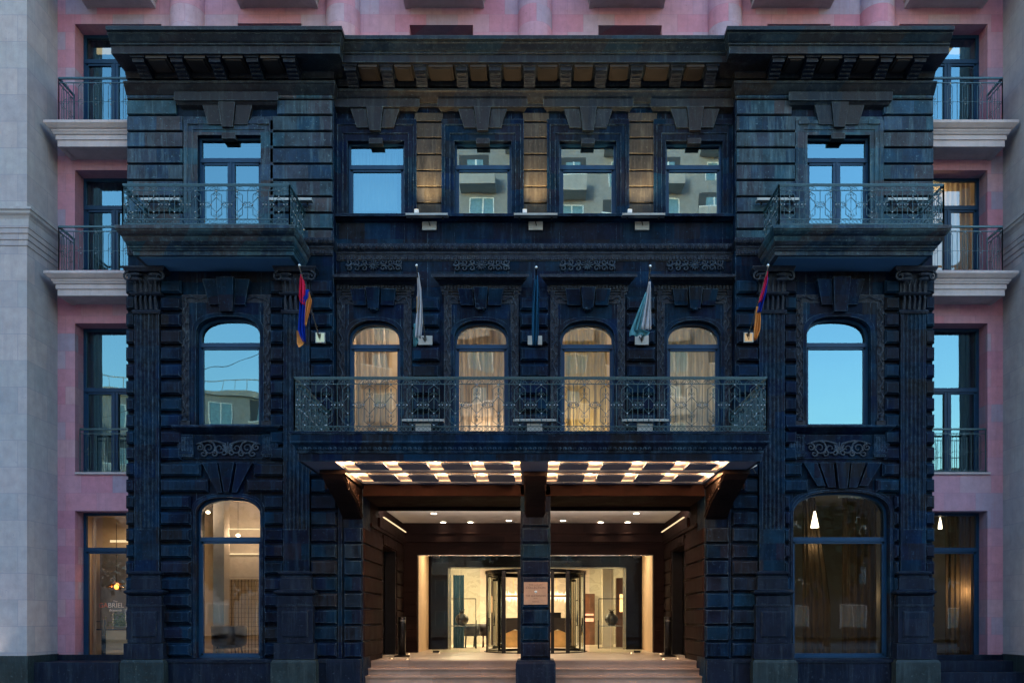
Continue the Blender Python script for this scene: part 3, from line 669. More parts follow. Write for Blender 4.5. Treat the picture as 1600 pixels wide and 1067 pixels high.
# ---- plinth below the pavilions
a = MB()
for x0, x1 in ((X(262), X(436)), (X(500), X(513)), (X(1233), X(1393)), (X(1142), X(1172))):
    a = MB(); a.box(x0, x1, -.16, 0.0, ZBOT, Z(1032)); a.sweep([(x0, 0, 0, -1), (x1, 0, 0, -1)], [(.1, Z(1034)), (.2, Z(1033.5)), (.2, Z(1029)), (0, Z(1027.5))]); a.build('plinth', PLIN, bld)
a = MB()
a.box(X(513), PXL - .02, -.2, 1.0, ZBOT, Z(1029)); a.build('portico_plinth', PLIN, bld)
a = MB(); a.box(PXR + .02, X(1142), -.2, 1.0, ZBOT, Z(1029)); a.build('portico_plinth', PLIN, bld)
# stone strips beside the portico (door-side pilaster strip with rustication at 487-530)
for q0, q1 in ((487, 527), (1143, 1183)): rust(ru, X(q0), X(q1), jr(JL, 747, 1027), 0.0, .11, .07, .03)
for q0, q1 in ((529, 535), (1137.5, 1141)): a = MB(); a.box(X(q0), X(q1), -.05, 0, Z(1027), Z(735)); a.build('pier_edge_strip', BLK, bld)
# roof slab
a = MB(); a.box(XL, XR, .0, 1.0, 13.2, 13.33); a.build('roof', PLIN, bld)
# ================================================================== BALCONIES, CANOPY
def railing(parent, x0, y0, x1, y1, z0, z1, motif=.445, name='railing', start=0.0, studs=True, mat=None):
    "wrought iron panel from (x0,y0) to (x1,y1)"
    dx, dy = x1 - x0, y1 - y0; Ln = math.hypot(dx, dy); ux, uy = dx / Ln, dy / Ln
    def pt(u, z, o=0.0): return (x0 + ux * u + uy * o, y0 + uy * u - ux * o, z)
    mb = MB(); st = MB(); H = z1 - z0
    def bar(a, b, r=.009): mb.tube([pt(*a), pt(*b)], r, 4)
    def line(pts, r=.008): mb.tube([pt(*q) for q in pts], r, 4)
    zb, zl, zf = z0 + .02, z0 + .13, z1 - .13
    bar((0, z1), (Ln, z1), .024); bar((0, z1 - .03), (Ln, z1 - .03), .013); bar((0, zf), (Ln, zf), .011); bar((0, zl), (Ln, zl), .011); bar((0, zb), (Ln, zb), .014)
    for u in (0, Ln): bar((u, z0), (u, z1), .018)
    n = max(1, round(Ln / motif)); m = Ln / n
    zc = (zf + zl) / 2; hh = (zf - zl) / 2
    for i in range(n):
        c = (i + .5) * m; w = m * .25
        # hexagon
        line([(c, zf - .02), (c - w, zf - .10), (c - w, zc + .13), (c - w * .2, zc + .07)]) if False else None
        line([(c - w, zl + .1), (c - w, zf - .10), (c, zf - .02), (c + w, zf - .10), (c + w, zl + .1), (c, zl + .02), (c - w, zl + .1)], .008)
        # diamond
        line([(c, zc + .17), (c - w, zc + .05), (c - w * 1.02, zc), (c - w, zc - .05), (c, zc - .17), (c + w, zc - .05), (c + w * 1.02, zc), (c + w, zc + .05), (c, zc + .17)], .008)
        # spear
        bar((c, zc - .3), (c, zc + .3), .007)
        for sg in (-1, 1):
            mb.blob(*pt(c, zc + sg * .30), .014, .014, .05, 5, 4)
            for s2 in (-1, 1):
                line([(c, zc + sg * .2), (c + s2 * .035, zc + sg * .25), (c + s2 * .065, zc + sg * .23), (c + s2 * .055, zc + sg * .2), (c + s2 * .04, zc + sg * .215)], .006)
                # side scrolls to the bar between motifs
                line([(c + s2 * w, zc), (c + s2 * (w + .05), zc + sg * .07), (c + s2 * (w + .09), zc + sg * .06), (c + s2 * (w + .08), zc + sg * .03), (c + s2 * (w + .055), zc + sg * .04)], .006)
                line([(c + s2 * w, zc), (c + s2 * (m / 2), zc + sg * .06)], .006)
            if studs:
                for q in (pt(c + sg * w, zc), pt(c, zc + sg * .17), pt(c, zc + sg * (hh - .02)), pt(c + sg * (w + m / 2) / 1.0, zc) if False else pt(c + sg * (m / 2 - .045), zc)):
                    st.blob(q[0] + uy * 0, q[1] - .014 * (abs(ux)), q[2], .016, .016, .016, 6, 4)
        bar((c + m / 2 - .001, zl), (c + m / 2 - .001, zf), .008)
        if i == 0: bar((c - m / 2 + .03, zl), (c - m / 2 + .03, zf), .008)
        # frieze scrolls
        for sg in (-1, 1):
            fz = (zf + z1 - .03) / 2; r = .042
            line([(c + sg * .02, zf)] + [(c + sg * (.055 + r * (1 - .6 * k / 9) * math.cos(math.pi + k * .75)), fz + r * (1 - .6 * k / 9) * math.sin(math.pi + k * .75) * -1) for k in range(10)], .0065)
            line([(c + sg * .10, fz + .03), (c + sg * .15, zf + .005), (c + sg * .2, zf + .005)], .0065)
        line([(c - m / 2, zf + .01), (c - m * .36, fz + .03), (c - m * .25, z1 - .04)], .006)
        # bottom rings
        nr = 5
        for k in range(nr):
            rc = c - m / 2 + m * (k + .5) / nr; rz = (zl + zb) / 2; rr = .038
            mb.tube([pt(rc + rr * math.cos(t * math.pi / 4), rz + rr * math.sin(t * math.pi / 4)) for t in range(8)], .006, 4, closed=True)
    return mb.build(name, mat or RAILM, parent, extra=st if st.v else None, extra_mat=STUD)

for d in side:
    L = d is side[0]
    bx0, bx1 = (-9.10, -5.41) if L else (5.43, 9.07)
    D = 18.68 - 20
    sl = MB(); px0, px1 = bx0 + .03, bx1 - .03
    prof = [(0, 8.18), (.0, 8.18), (.0, 8.245)]
    YF = -.88
    pth = [(px0, 0, -1, 0), (px0, YF, -1, -1), (px1, YF, 1, -1), (px1, 0, 1, 0)]
    sl.sweep(pth, [(-.25, 8.17), (0, 8.17), (.0, 8.26), (.04, 8.27), (.06, 8.31), (.10, 8.33), (.10, 8.36), (.16, 8.38), (.22, 8.44), (.25, 8.50), (.25, 8.53), (.30, 8.54), (.34, 8.60), (.36, 8.62), (.36, 8.68), (-.2, 8.72)], True) if False else None
    # forward growth is larger than the sideways growth, as on the photo
    def P(s_, q): return [(px0, 0.0, -s_, 0), (px0, YF, -s_, -1), (px1, YF, s_, -1), (px1, 0.0, s_, 0)]
    sl.sweep(P(.35, 0), [(-.3, 8.22), (0, 8.22), (0, 8.30), (.05, 8.31), (.07, 8.34), (.12, 8.345), (.12, 8.37), (.17, 8.38), (.25, 8.42), (.30, 8.48), (.31, 8.51), (.36, 8.515), (.40, 8.53), (.46, 8.57), (.47, 8.60), (.50, 8.60), (.50, 8.67), (-.3, 8.69)])
    sl.box(px0 - .02, px1 + .02, -1.36, 0, 8.60, 8.68)
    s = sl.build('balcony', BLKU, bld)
    so = MB(); so.box(px0 + .1, px1 - .1, YF + .1, -.02, 8.2, 8.222); so.build('balcony_soffit', SOFB, s)
    zt = Z(288, -1.32); zb = 8.70
    railing(s, bx0, -1.3, bx1, -1.3, zb, zt); railing(s, bx0, -1.3, bx0, -.02, zb, zt); railing(s, bx1, -1.3, bx1, -.02, zb, zt)
# ---- canopy + central balcony
YK = -3.0; cx0, cx1 = X(466, YK), X(1190, YK); ZS = 3.167
c = MB()
pth = [(cx0, 0, -1, 0), (cx0, YK, -1, -1), (cx1, YK, 1, -1), (cx1, 0, 1, 0)]
c.sweep(pth, [(-.06, ZS), (0, ZS), (0, 3.33), (.03, 3.335), (.03, 3.36), (.02, 3.37), (.05, 3.40), (.08, 3.46), (.12, 3.50), (.13, 3.52), (.13, 3.53), (.12, 3.54), (.12, 3.68), (.15, 3.69), (.15, 3.735), (-.06, 3.74)])
c.box(cx0 + .05, cx1 - .05, YK + .05, YC - .02, 3.45, 3.738)
n = int((cx1 - cx0) / .1)
for i in range(n): c.blob(cx0 + (i + .5) * (cx1 - cx0) / n, YK - .05, 3.405, .042, .03, .035, 5, 4)
can = c.build('canopy', BLK, bld)
# soffit with two recessed light fields
LF = [(-4.02, -.28), (.30, 3.96)]; YA, YB = -2.93, -.18
s = MB()
s.box(cx0 + .02, cx1 - .02, YK + .04, YA, ZS, ZS + .05)
s.box(cx0 + .02, LF[0][0], YA, -.02, ZS, ZS + .05); s.box(LF[0][1], LF[1][0], YA, -.02, ZS, ZS + .05); s.box(LF[1][1], cx1 - .02, YA, -.02, ZS, ZS + .05)
for a, b in LF: s.box(a, b, YB, -.02, ZS, ZS + .05); s.box(a, b, -1.72, -1.56, ZS, ZS + .05)
s.build('soffit', SOFF, can)
for k, (a, b) in enumerate(LF):
    m = MB(); zz = ZS + .085
    m.box(a - .02, b + .02, YA - .02, YB + .02, zz, zz + .03)
    m.box(a - .03, a, YA, YB, ZS + .051, zz); m.box(b, b + .03, YA, YB, ZS + .051, zz); m.box(a, b, YA - .03, YA, ZS + .051, zz); m.box(a, b, YB, YB + .03, ZS + .051, zz); m.box(a, b, -1.70, -1.58, ZS + .051, zz)
    tr = m.build('light_trough', WHITE, can)
    w_ = .60; g_ = .285
    first = a + .34 if k == 0 else a + .23
    xs = [first + i * (w_ + g_) for i in range(4)]
    for x in xs:
        for (q0, q1) in ((-2.70, -1.98), (-1.30, -.47)):
            p_ = MB(); p_.box(x, x + w_, q0, q1, ZS - .004, ZS + .03); p_.build('soffit_panel', SOFF, tr)
    gx = [x + w_ + g_ / 2 for x in xs[:-1]] + ([b - .10] if k == 0 else [])
    if k == 1: gx = [a + .1] + gx
    gx = [a + .14] + gx if k == 0 else gx + [b - .14]
    for x in gx:
        for yy in (-2.76, -1.36):
            l = MB(); l.lathe(x, yy, [(0, ZS + .065), (.045, ZS + .065), (.05, ZS + .084)], 10); l.build('canopy_lamp', WARM, can)
            lamp('POINT', 'canopy_lamp_light', (x, yy + .04, ZS + .035), 2.6, (1, .50, .22), .02, can)
            lamp('POINT', 'canopy_lamp_light', (x, yy + .45, ZS + .03), 1.5, (1, .46, .19), .04, can)
# railing of the central balcony
YR = -2.95; rx0, rx1 = X(460, YR), X(1198, YR); zt, zb = Z(590, YR), 3.745
railing(can, rx0, YR, rx1, YR, zb, zt, .442); railing(can, rx0, YR, rx0, YC - .05, zb, zt, .442); railing(can, rx1, YR, rx1, YC - .05, zb, zt, .442)
# ---- beam behind the canopy
b = MB(); b.box(PXL, PXR, 0.0, 1.9, 2.894, 3.16); b.box(PXL + .002, PXR - .002, -.03, -.001, 2.90, 2.93); b.build('portico_beam', PORT, bld)
# ---- consoles
def console(xa, xb, proj, name):
    k = MB(); n = 16; prof = [(0, ZS - .01), (-proj, ZS - .01), (-proj, ZS - .10)]
    for i in range(1, n): t_ = i / n; prof.append((-proj * (1 - t_) ** 1.3 - .06 * math.sin(t_ * 9), ZS - .12 - .68 * t_ ** .85))
    prof.append((0, ZS - .82)); m_ = len(prof); v0 = len(k.v)
    k.v += [(xa, y, z) for y, z in prof] + [(xb, y, z) for y, z in prof]
    k.f.append(tuple(range(v0, v0 + m_))); k.f.append(tuple(range(v0 + 2 * m_ - 1, v0 + m_ - 1, -1)))
    for i in range(m_): j = (i + 1) % m_; k.f.append((v0 + i, v0 + m_ + i, v0 + m_ + j, v0 + j))
    k.box(xa - .04, xb + .04, -proj - .04, 0, ZS - .09, ZS - .012)
    for xx, s_ in ((xa, -1), (xb, 1)):
        for (yy, zz, r_) in ((-proj + .45, ZS - .28, .13), (-.45, ZS - .45, .17), (-.9, ZS - .33, .1)):
            pts = [(xx + s_ * .012, yy + r_ * (1 - .8 * i / 14) * math.cos(i * .62), zz + r_ * (1 - .8 * i / 14) * math.sin(i * .62)) for i in range(15)]
            k.tube(pts, .022, 5, .6)
        k.tube([(xx + s_ * .01, y + .05, z + .05) for y, z in prof[2:]], .02, 5)
    return k
console(X(536), X(566), 2.0, 'c').build('console', PORD, bld); console(X(1102), X(1135), 2.0, 'c').build('console', PORD, bld)
# dark outer faces of the consoles' piers
for q0, q1 in ((X(513), X(536) - .05), (X(1136) + .05, X(1158))): b = MB(); b.box(q0, q1, -.55, 0, Z(770), ZS - .01); b.build('corbel_block', BLK, bld)

# ---- central pillar
px_0, px_1 = X(813.5), X(860)
p = MB(); p.box(px_0, px_1, .0, .75, Z(1034), ZS - .02)
pil = p.build('pillar', BLK, bld)
p = MB(); rust(p, px_0 + .04, px_1 - .04, [798, 823, 848.5, 874, 899.5, 925, 950.5, 976, 1001.5, 1027], 0, .07, .05, .025); p.build('rusticated_face', BLK, pil)
p = MB(); p.box(X(806), X(868), -.14, .9, GZ, Z(1036)); p.sweep([(X(806) + .03, .9, -1, 0), (X(806) + .03, -.11, -1, -1), (X(868) - .03, -.11, 1, -1), (X(868) - .03, .9, 1, 0)], [(-.1, Z(1036.2)), (.03, Z(1036)), (0, Z(1031)), (-.1, Z(1030))]); p.build('pillar_base', PLIN, pil)
console(X(822), X(850), 1.8, 'c').build('console', PORD, pil)
# pillar is square: side returns warm stone
# ================================================================== PORTICO INTERIOR
YP = 6.1; PW0, PW1 = PXL, PXR
def side_wall(mb, x, sg):
    xa, xb = (x - .45, x) if sg < 0 else (x, x + .45)
    mb.box(xa, xb, .9, 2.55, GZ, 2.6); mb.box(xa, xb, 4.75, YP + .2, GZ, 2.6); mb.box(xa, xb, 2.55, 4.75, 1.95, 2.6); mb.box(xa, xb, 0.9, YP + .2, 2.6, 3.3)
    for a, b in ((.03, 2.5), (4.8, YP - .03)):
        jj = JL
        for q0, q1 in zip(jj[:-1], jj[1:]):
            z1, z0 = Z(q0) - .012, Z(q1) + .012
            if z1 > 2.3 or z0 < LZ - .02: continue
            y0_, y1_ = a, b; xx = x; p_ = .035 * (-sg) ; n = len(mb.v); ch = .02
            mb.v += [(xx, y0_, z0), (xx, y1_, z0), (xx, y1_, z1), (xx, y0_, z1), (xx + p_, y0_ + ch, z0 + ch), (xx + p_, y1_ - ch, z0 + ch), (xx + p_, y1_ - ch, z1 - ch), (xx + p_, y0_ + ch, z1 - ch)]
            for i in range(4): j = (i + 1) % 4; mb.f.append((n + i, n + j, n + 4 + j, n + 4 + i))
            mb.f.append((n + 4, n + 5, n + 6, n + 7))
    # frieze band and cornice
    q = -sg
    mb.box(min(x, x + q * .05), max(x, x + q * .05), .9, YP, 2.28, 2.36); mb.box(min(x, x + q * .07), max(x, x + q * .07), 1.9, YP, 2.36, 2.62)
    for i in range(9):
        yy = 2.55 + i * .24; mb.box(min(x, x + q * .05), max(x, x + q * .05), yy + .01, yy + .22, 1.98, 2.24)
for x_, g_s in ((PW0, -1), (PW1, 1)): s = MB(); side_wall(s, x_, g_s); s.build('portico_wall', PORT, bld)
s = MB()
ox0, ox1 = X(652, YP), X(1021.5, YP); ot = Z(866, YP)
s.box(PW0, ox0, YP, YP + .3, GZ, 3.0); s.box(ox1, PW1, YP, YP + .3, GZ, 3.0); s.box(ox0, ox1, YP, YP + .3, ot, 3.0)
s.sweep([(PW0, YP, 0, -1), (PW1, YP, 0, -1)], [(0, 2.28), (.04, 2.28), (.05, 2.33), (.03, 2.34), (.03, 2.34), (.07, 2.36), (.07, 2.6), (.10, 2.62), (.10, 2.66), (0, 2.67)])
for q in (899, 924.5, 950, 975.5, 1001):
    for a, b in ((PW0 + .02, ox0 - .02), (ox1 + .02, PW1 - .02)): s.block(a, b, Z(q + 12.2), Z(q - 12.2), YP, .03, .015)
s.build('portico_back_wall', PORT, bld)
s = MB(); s.box(PW0 - .4, PW1 + .4, 1.9, YP + .4, 2.95, 3.05); ce = s.build('portico_ceiling', CEIL, bld)
s = MB(); s.box(PW0, PW1, 1.9, 2.02, 2.80, 2.894); s.build('ceiling_edge', PORT, bld)
# black niches (side doors)
for sg, x in ((-1, PW0), (1, PW1)):
    s = MB(); xa, xb = (x - .40, x - .32) if sg < 0 else (x + .32, x + .40); s.box(xa, xb, 2.55, 4.75, LZ, 1.95)
    s.box(x - .3 if sg < 0 else x, x if sg < 0 else x + .3, 2.5, 2.6, LZ, 1.95); s.box(x - .3 if sg < 0 else x, x if sg < 0 else x + .3, 4.7, 4.8, LZ, 1.95)
    s.build('side_door', BLACKM, bld)
# ceiling downlights
for px, py in ((678, 802), (693, 816), (738, 820), (795, 813), (879.6, 813), (935.5, 820), (980.7, 815.6), (994.3, 801.7)):
    D = 2.95 * F / (PY0 - py); y = D - D0; x = (px - PX0) * D / F
    y = min(max(y, 2.4), 5.9)
    s = MB(); s.lathe(x, y, [(0, 2.945), (.05, 2.945)], 12); s.lathe(x, y, [(.05, 2.942), (.075, 2.942), (.075, 2.951)], 12); s.build('downlight', DOWN, ce)
    lamp('SPOT', 'downlight_beam', (x, y, 2.93), 4, (1, .74, .48), .04, ce, spot=R(80))
# cove strips, real lit lines along the ceiling edge
for sg, x in ((-1, PW0 + .12), (1, PW1 - .12)):
    s = MB(); s.box(x - .02, x + .02, 2.1, 5.9, 2.64, 2.66); s.build('cove_strip', COVE, ce)
lamp('AREA', 'ceiling_cove_light', (0, 2.2, 2.7), 17, (1, .86, .76), 7.6, ce, rot=(R(150), 0, 0), sy=.1)
# ================================================================== ENTRANCE: STEPS, GLASS, LOBBY
s = MB(); s.box(PW0 - .3, PW1 + .3, 1.3, 15.5, LZ - .14, LZ); structure(s, 'landing', LFLOOR)
s = MB()
for i in range(4):
    zt = LZ - .165 * i - (.0 if i else .004); y0 = 1.0 - .34 * i
    z1 = LZ - .165 * i
    if i == 0: s.box(PW0 - .02, PW1 + .02, .66, 1.3, LZ - .17, LZ + .004); s.box(PW0 - .02, PW1 + .02, .64, .70, LZ - .045, LZ + .006)
    else: s.box(PW0 - .02, PW1 + .02, .66 - .34 * i, 1.3 - .34 * i, z1 - .17, z1); s.box(PW0 - .02, PW1 + .02, .64 - .34 * i - .02, .70 - .34 * i, z1 - .04, z1 + .003)
s.v = [(x, y + .34, z) for x, y, z in s.v]
structure(s, 'steps', STEP)
# glazed front
ent = MB(); ent.box(ox0, ox1, YP + .1, YP + .14, ot - .03, ot); ent = ent.build('entrance_glazing', STEEL, bld)
xs = [ox0 + .42, -2.3, -1.66, 1.72, 2.38, ox1 - .35]
for a, b in zip(xs[:-1], xs[1:]):
    g = MB(); zb = LZ + .01 if b - a < 2 else Z(886, YP); g.box(a + .008, b - .008, YP + .10, YP + .115, zb, ot - .035); g.build('glass_panel', GL_DOOR, ent)
for x in (xs[0] + .15, xs[-1] - .15):
    g = MB(); g.box(x - .1, x + .1, YP + .08, YP + .14, LZ, LZ + .06); g.box(x - .1, x + .1, YP + .08, YP + .14, ot - .09, ot - .035); g.build('patch_fitting', BLACKM, ent)
# vestibule side walls (beige) and dark portal
s = MB(); s.box(ox0 - .12, ox0, YP + .3, 9.6, LZ, 2.4); s.box(ox1, ox1 + .12, YP + .3, 9.6, LZ, 2.4); s.box(ox0 - .12, ox1 + .12, YP + .3, 9.6, 2.4, 2.5); s.build('vestibule', BEIGE, bld)
YD = 8.9
s = MB(); jx0, jx1, jx2, jx3 = X(674, YD), X(700, YD), X(978, YD), X(1000, YD)
s.box(ox0, jx1 - .0, YD, YD + .2, LZ, 2.4) ; s.box(jx2, ox1, YD, YD + .2, LZ, 2.4); s.box(jx1, jx2, YD, YD + .2, Z(886, YD), 2.4); por = s.build('portal', DARKP, bld)
s = MB(); s.box(jx1, jx1 + .1, YD - .03, YD + .1, LZ, Z(886, YD)); s.box(jx2 - .1, jx2, YD - .03, YD + .1, LZ, Z(886, YD)); s.box(jx1, jx2, YD - .03, YD + .1, Z(888, YD), Z(886, YD)); s.build('portal_trim', STEEL, por)
# revolving door
RC = (X(837, 6.9), 6.9); RR = 1.62
rd = MB(); zt = Z(888, 5.4)
rd.lathe(RC[0], RC[1], [(RR - .09, zt), (RR, zt), (RR, zt - .10), (RR - .09, zt - .10), (RR - .09, zt)], 48)
rd.lathe(RC[0], RC[1], [(0, zt - .01), (RR - .05, zt - .01)], 48)
rd.lathe(RC[0], RC[1], [(RR - .10, LZ + .005), (RR + .02, LZ + .005), (RR + .02, LZ + .03), (RR - .10, LZ + .03)], 48)
for sg in (-1, 1):
    for a in (200, 252):
        an = R(a) if sg < 0 else R(540 - a); x, y = RC[0] + RR * math.cos(an), RC[1] + RR * math.sin(an)
        rd.box(x - .05, x + .05, y - .05, y + .05, LZ, zt - .05) if a == 252 else rd.box(x - .025, x + .025, y - .025, y + .025, LZ, zt - .05)
    rd.box(RC[0] + sg * .97 - .06, RC[0] + sg * .97 + .06, 5.55, 5.7, LZ, zt - .05)
rdo = rd.build('revolving_door', BLACKM, bld)
for sg in (-1, 1):
    g = MB(); a0, a1 = (R(180), R(232)) if sg < 0 else (R(308), R(360)); g.lathe(RC[0], RC[1], [(RR - .045, LZ + .03), (RR - .045, zt - .1)], 14, a0, a1); g.build('curved_glass', GL_DOOR, rdo, True)
    g = MB(); a0, a1 = (R(128), R(180)) if sg < 0 else (R(0), R(52)); g.lathe(RC[0], RC[1], [(RR - .045, LZ + .03), (RR - .045, zt - .1)], 14, a0, a1); g.build('curved_glass', GL_DOOR, rdo, True)
wi = MB()
for k in range(3):
    an = R(100 + 120 * k); c_, s_ = math.cos(an), math.sin(an)
    for (r0, r1, z0, z1) in ((.03, 1.5, LZ + .04, LZ + .12), (.03, 1.5, zt - .22, zt - .14), (.03, .09, LZ + .04, zt - .14), (1.44, 1.5, LZ + .04, zt - .14)):
        n = len(wi.v); t_ = .02
        for z in (z0, z1):
            for (r, o) in ((r0, -t_), (r1, -t_), (r1, t_), (r0, t_)): wi.v.append((RC[0] + r * c_ - o * s_, RC[1] + r * s_ + o * c_, z))
        for q in ((0, 1, 2, 3), (7, 6, 5, 4), (0, 4, 5, 1), (1, 5, 6, 2), (2, 6, 7, 3), (3, 7, 4, 0)): wi.f.append(tuple(n + i for i in q))
wi.build('door_wings', BLACKM, rdo)
# lobby shell
s = MB(); LX0, LX1, LY1, LH = -7.5, 7.5, 14.5, 2.3
s.box(LX0, LX1, LY1, LY1 + .2, LZ, LH); s.build('lobby_back_wall', MARB, bld)
s = MB(); s.box(LX0 - .2, LX0, YD + .2, LY1, LZ, LH); s.box(LX1, LX1 + .2, YD + .2, LY1, LZ, LH); s.box(LX0, LX1, YD + .2, LY1, LH, LH + .15)
s.box(2.55, 2.95, 11.3, 11.7, LZ, LH)
lob = s.build('lobby_room', simple('lobby_plaster', (.66, .58, .46), .7, 0, .04), bld)
s = MB(); s.box(LX0, PW0 - .3, YD + .2, LY1, LZ - .1, LZ); s.box(PW1 + .3, LX1, YD + .2, LY1, LZ - .1, LZ); s.build('lobby_floor', LFLOOR, bld)
# oval cove
s = MB(); s.lathe(-2.6, 10.6, [(0, LH - .03), (.8, LH - .03)], 24); o = s.build('ceiling_light', emit('oval_light', (1, .85, .6), 1.2), lob)
for x, y, e in ((-3, 11.5, 26), (0, 11.5, 27), (3.4, 12.6, 8), (0, 7.4, 5), (-2.8, 7.4, 4.5), (2.8, 7.4, 4.5)):
    lamp('AREA', 'lobby_light', (x, y, LH - .06 if y > 9 else 2.35), e, (1, .74, .42), 1.3 if y > 9 else .6, bld, rot=(0, 0, 0))
for x in (-.9, -.3, .6, 1.3, 2.1, 3.1): 
    s = MB(); s.lathe(x, 9.8 + (x % 1), [(0, LH - .01), (.05, LH - .01)], 10); s.build('downlight', DOWN, lob)
# dark doorway & lit niche on the right of the lobby
s = MB(); s.box(1.75, 2.45, 13.9, 14.45, LZ, 1.0); s.build('bar_doorway', WOOD, bld)
s = MB(); s.box(3.05, 4.6, 11.2, 11.5, LZ, 1.5); ni = s.build('wood_shelving', WOOD, bld)
s = MB()
for x in (3.12, 3.75): s.box(x + .05, x + .3, 11.17, 11.19, .25, .9)
s.build('lit_niche', emit('niche_glow', (1, .45, .16), .35), ni)
s = MB(); s.box(1.95, 2.4, 13.86, 13.88, .12, .2); s.box(1.95, 2.4, 13.86, 13.88, -.12, .02); s.build('bar_glow', emit('bar_glow', (1, .4, .2), .2), bld)
# reception desk
rx = .05
dk = thing('reception_desk', 'reception desk with zigzag dark top over a gold front behind the revolving door', 'reception desk', (rx, 11.0, LZ))
s = MB(); s.box(rx - 1.35, rx + 1.45, 10.95, 11.6, LZ, LZ + .62); s.build('base', GOLD, dk)
s = MB(); n = 9; xs_ = [rx - 1.5 + 3.1 * i / (n - 1) for i in range(n)]; top = [(x, LZ + 1.08) for x in xs_]; bot = [(x, LZ + (.5 if i % 2 else .66)) for i, x in enumerate(xs_)]
s.ring(top, bot, 10.85, 11.7); s.build('counter', LEATH, dk)
s = MB(); s.box(rx - .5, rx - .05, 11.0, 11.06, LZ + 1.08, LZ + 1.28); s.box(rx + .5, rx + .95, 11.0, 11.06, LZ + 1.08, LZ + 1.28); s.build('monitor', BLACKM, dk)
ch = thing('crystal_chandelier', 'long crystal chandelier bar glowing above the reception desk', 'chandelier', (rx, 11.4, LH))
s = MB(); s.box(rx - 1.2, rx + 1.3, 11.35, 11.45, .80, .86); s.tube([(rx - .8, 11.4, .86), (rx - .8, 11.4, LH)], .01); s.tube([(rx + .8, 11.4, .86), (rx + .8, 11.4, LH)], .01); s.build('frame', GOLD, ch)
s = MB()
for i in range(60):
    x = rx - 1.2 + 2.5 * i / 59; h = random.uniform(.05, .22); s.tube([(x, 11.4 + random.uniform(-.06, .06), .80), (x, 11.4, .80 - h)], .014, 4, .3)
    h = random.uniform(.03, .16); s.tube([(x, 11.4, .88), (x, 11.4, .88 + h)], .012, 4, .3)
s.build('crystals', emit('crystal_glow', (1, .8, .5), .5), ch)
# console tables with urns
for sg, x in ((-1, X(722, 8.1 + 1)), (1, X(956, 8.1 + 1))):
    y = 9.55; pos = 'left' if sg < 0 else 'right'; x = X(722, y) if sg < 0 else X(957, y)
    tb = thing('console_table', ('thin framed console table with an urn, beside the blue curtain' if sg < 0 else 'thin framed console table with an urn, in front of the lit wood shelves'), 'console table', (x, y, LZ), 'console tables behind the door')
    s = MB(); w_ = .48
    for xx in (x - w_, x + w_): s.box(xx - .012, xx + .012, y - .012, y + .012, LZ, LZ + 1.75); s.box(xx - .012, xx + .012, y + .3, y + .324, LZ, LZ + 1.0)
    s.box(x - w_, x + w_, y - .012, y + .012, LZ + 1.73, LZ + 1.76); s.box(x - w_, x + w_, y - .01, y + .01, LZ + .02, LZ + .04)
    s.build('frame', BLACKM, tb)
    s = MB(); s.box(x - w_, x + w_, y - .02, y + .33, LZ + .78, LZ + .81); s.build('table_top', STEEL, tb)
    v = MB(); v.lathe(x - .02, y + .15, [(0, LZ + .81), (.12, LZ + .81), (.21, LZ + .93), (.24, LZ + 1.03), (.2, LZ + 1.15), (.1, LZ + 1.22), (.07, LZ + 1.26), (.1, LZ + 1.29)], 20)
    for i in range(9): th = i * .7; v.tube([(x - .02, y + .15, LZ + 1.27), (x - .02 + .12 * math.cos(th), y + .15 + .12 * math.sin(th), LZ + 1.38)], .015, 4, .3)
    tag(v.build('urn', LEATH, None, True), 'round dark urn on the console table ' + ('near the blue curtain' if sg < 0 else 'near the lit wood shelves'), 'urn', 'urns on the console tables')
# lobby chairs
for i, (px, y) in enumerate(((735, 10.6), (748, 11.4), (762, 10.9))):
    x = X(px, y); lab = ('grey tub chair just right of the urn', 'grey tub chair farthest back, in the middle of its group', 'grey tub chair nearest the revolving door post')[i]
    c_ = thing('tub_chair', lab, 'chair', (x, y, LZ), 'tub chairs in the lobby')
    s = MB(); s.lathe(x, y, [(0, LZ + .42), (.28, LZ + .42), (.28, LZ + .50), (0, LZ + .52)], 14); s.build('seat', LEATH, c_, True)
    s = MB(); s.lathe(x, y, [(.25, LZ + .48), (.31, LZ + .48), (.33, LZ + .86), (.27, LZ + .86), (.25, LZ + .48)], 14, R(150), R(390)); s.build('backrest', LEATH, c_, True)
    for a in range(4):
        th = R(45 + 90 * a); s = MB(); s.tube([(x + .22 * math.cos(th), y + .22 * math.sin(th), LZ + .42), (x + .26 * math.cos(th), y + .26 * math.sin(th), LZ)], .014, 6); s.build('leg', BLACKM, c_)
def curtain(x0, x1, y, z0, z1, amp=.04, per=.13, diag=None):
    mb = MB(); n = int((x1 - x0) / .02) + 2; rows = 6
    for j in range(rows + 1):
        z = z1 + (z0 - z1) * j / rows
        for i in range(n + 1):
            x = x0 + (x1 - x0) * i / n
            if diag: x = x0 + (x - x0) * diag(j / rows)
            mb.v.append((x, y + amp * math.sin(2 * math.pi * (x0 + (x1 - x0) * i / n) / per + .3 * j / rows) * (1 + .3 * math.sin(i * .37)), z))
    for j in range(rows):
        for i in range(n): a = j * (n + 1) + i; mb.f.append((a, a + 1, a + n + 2, a + n + 1))
    return mb
tag(curtain(X(708, 10), X(725, 10), 10.0, LZ + .02, Z(898, 10), .03, .1).build('curtain', CURTB, None, True), 'tall dark blue curtain behind the left console table', 'curtain')
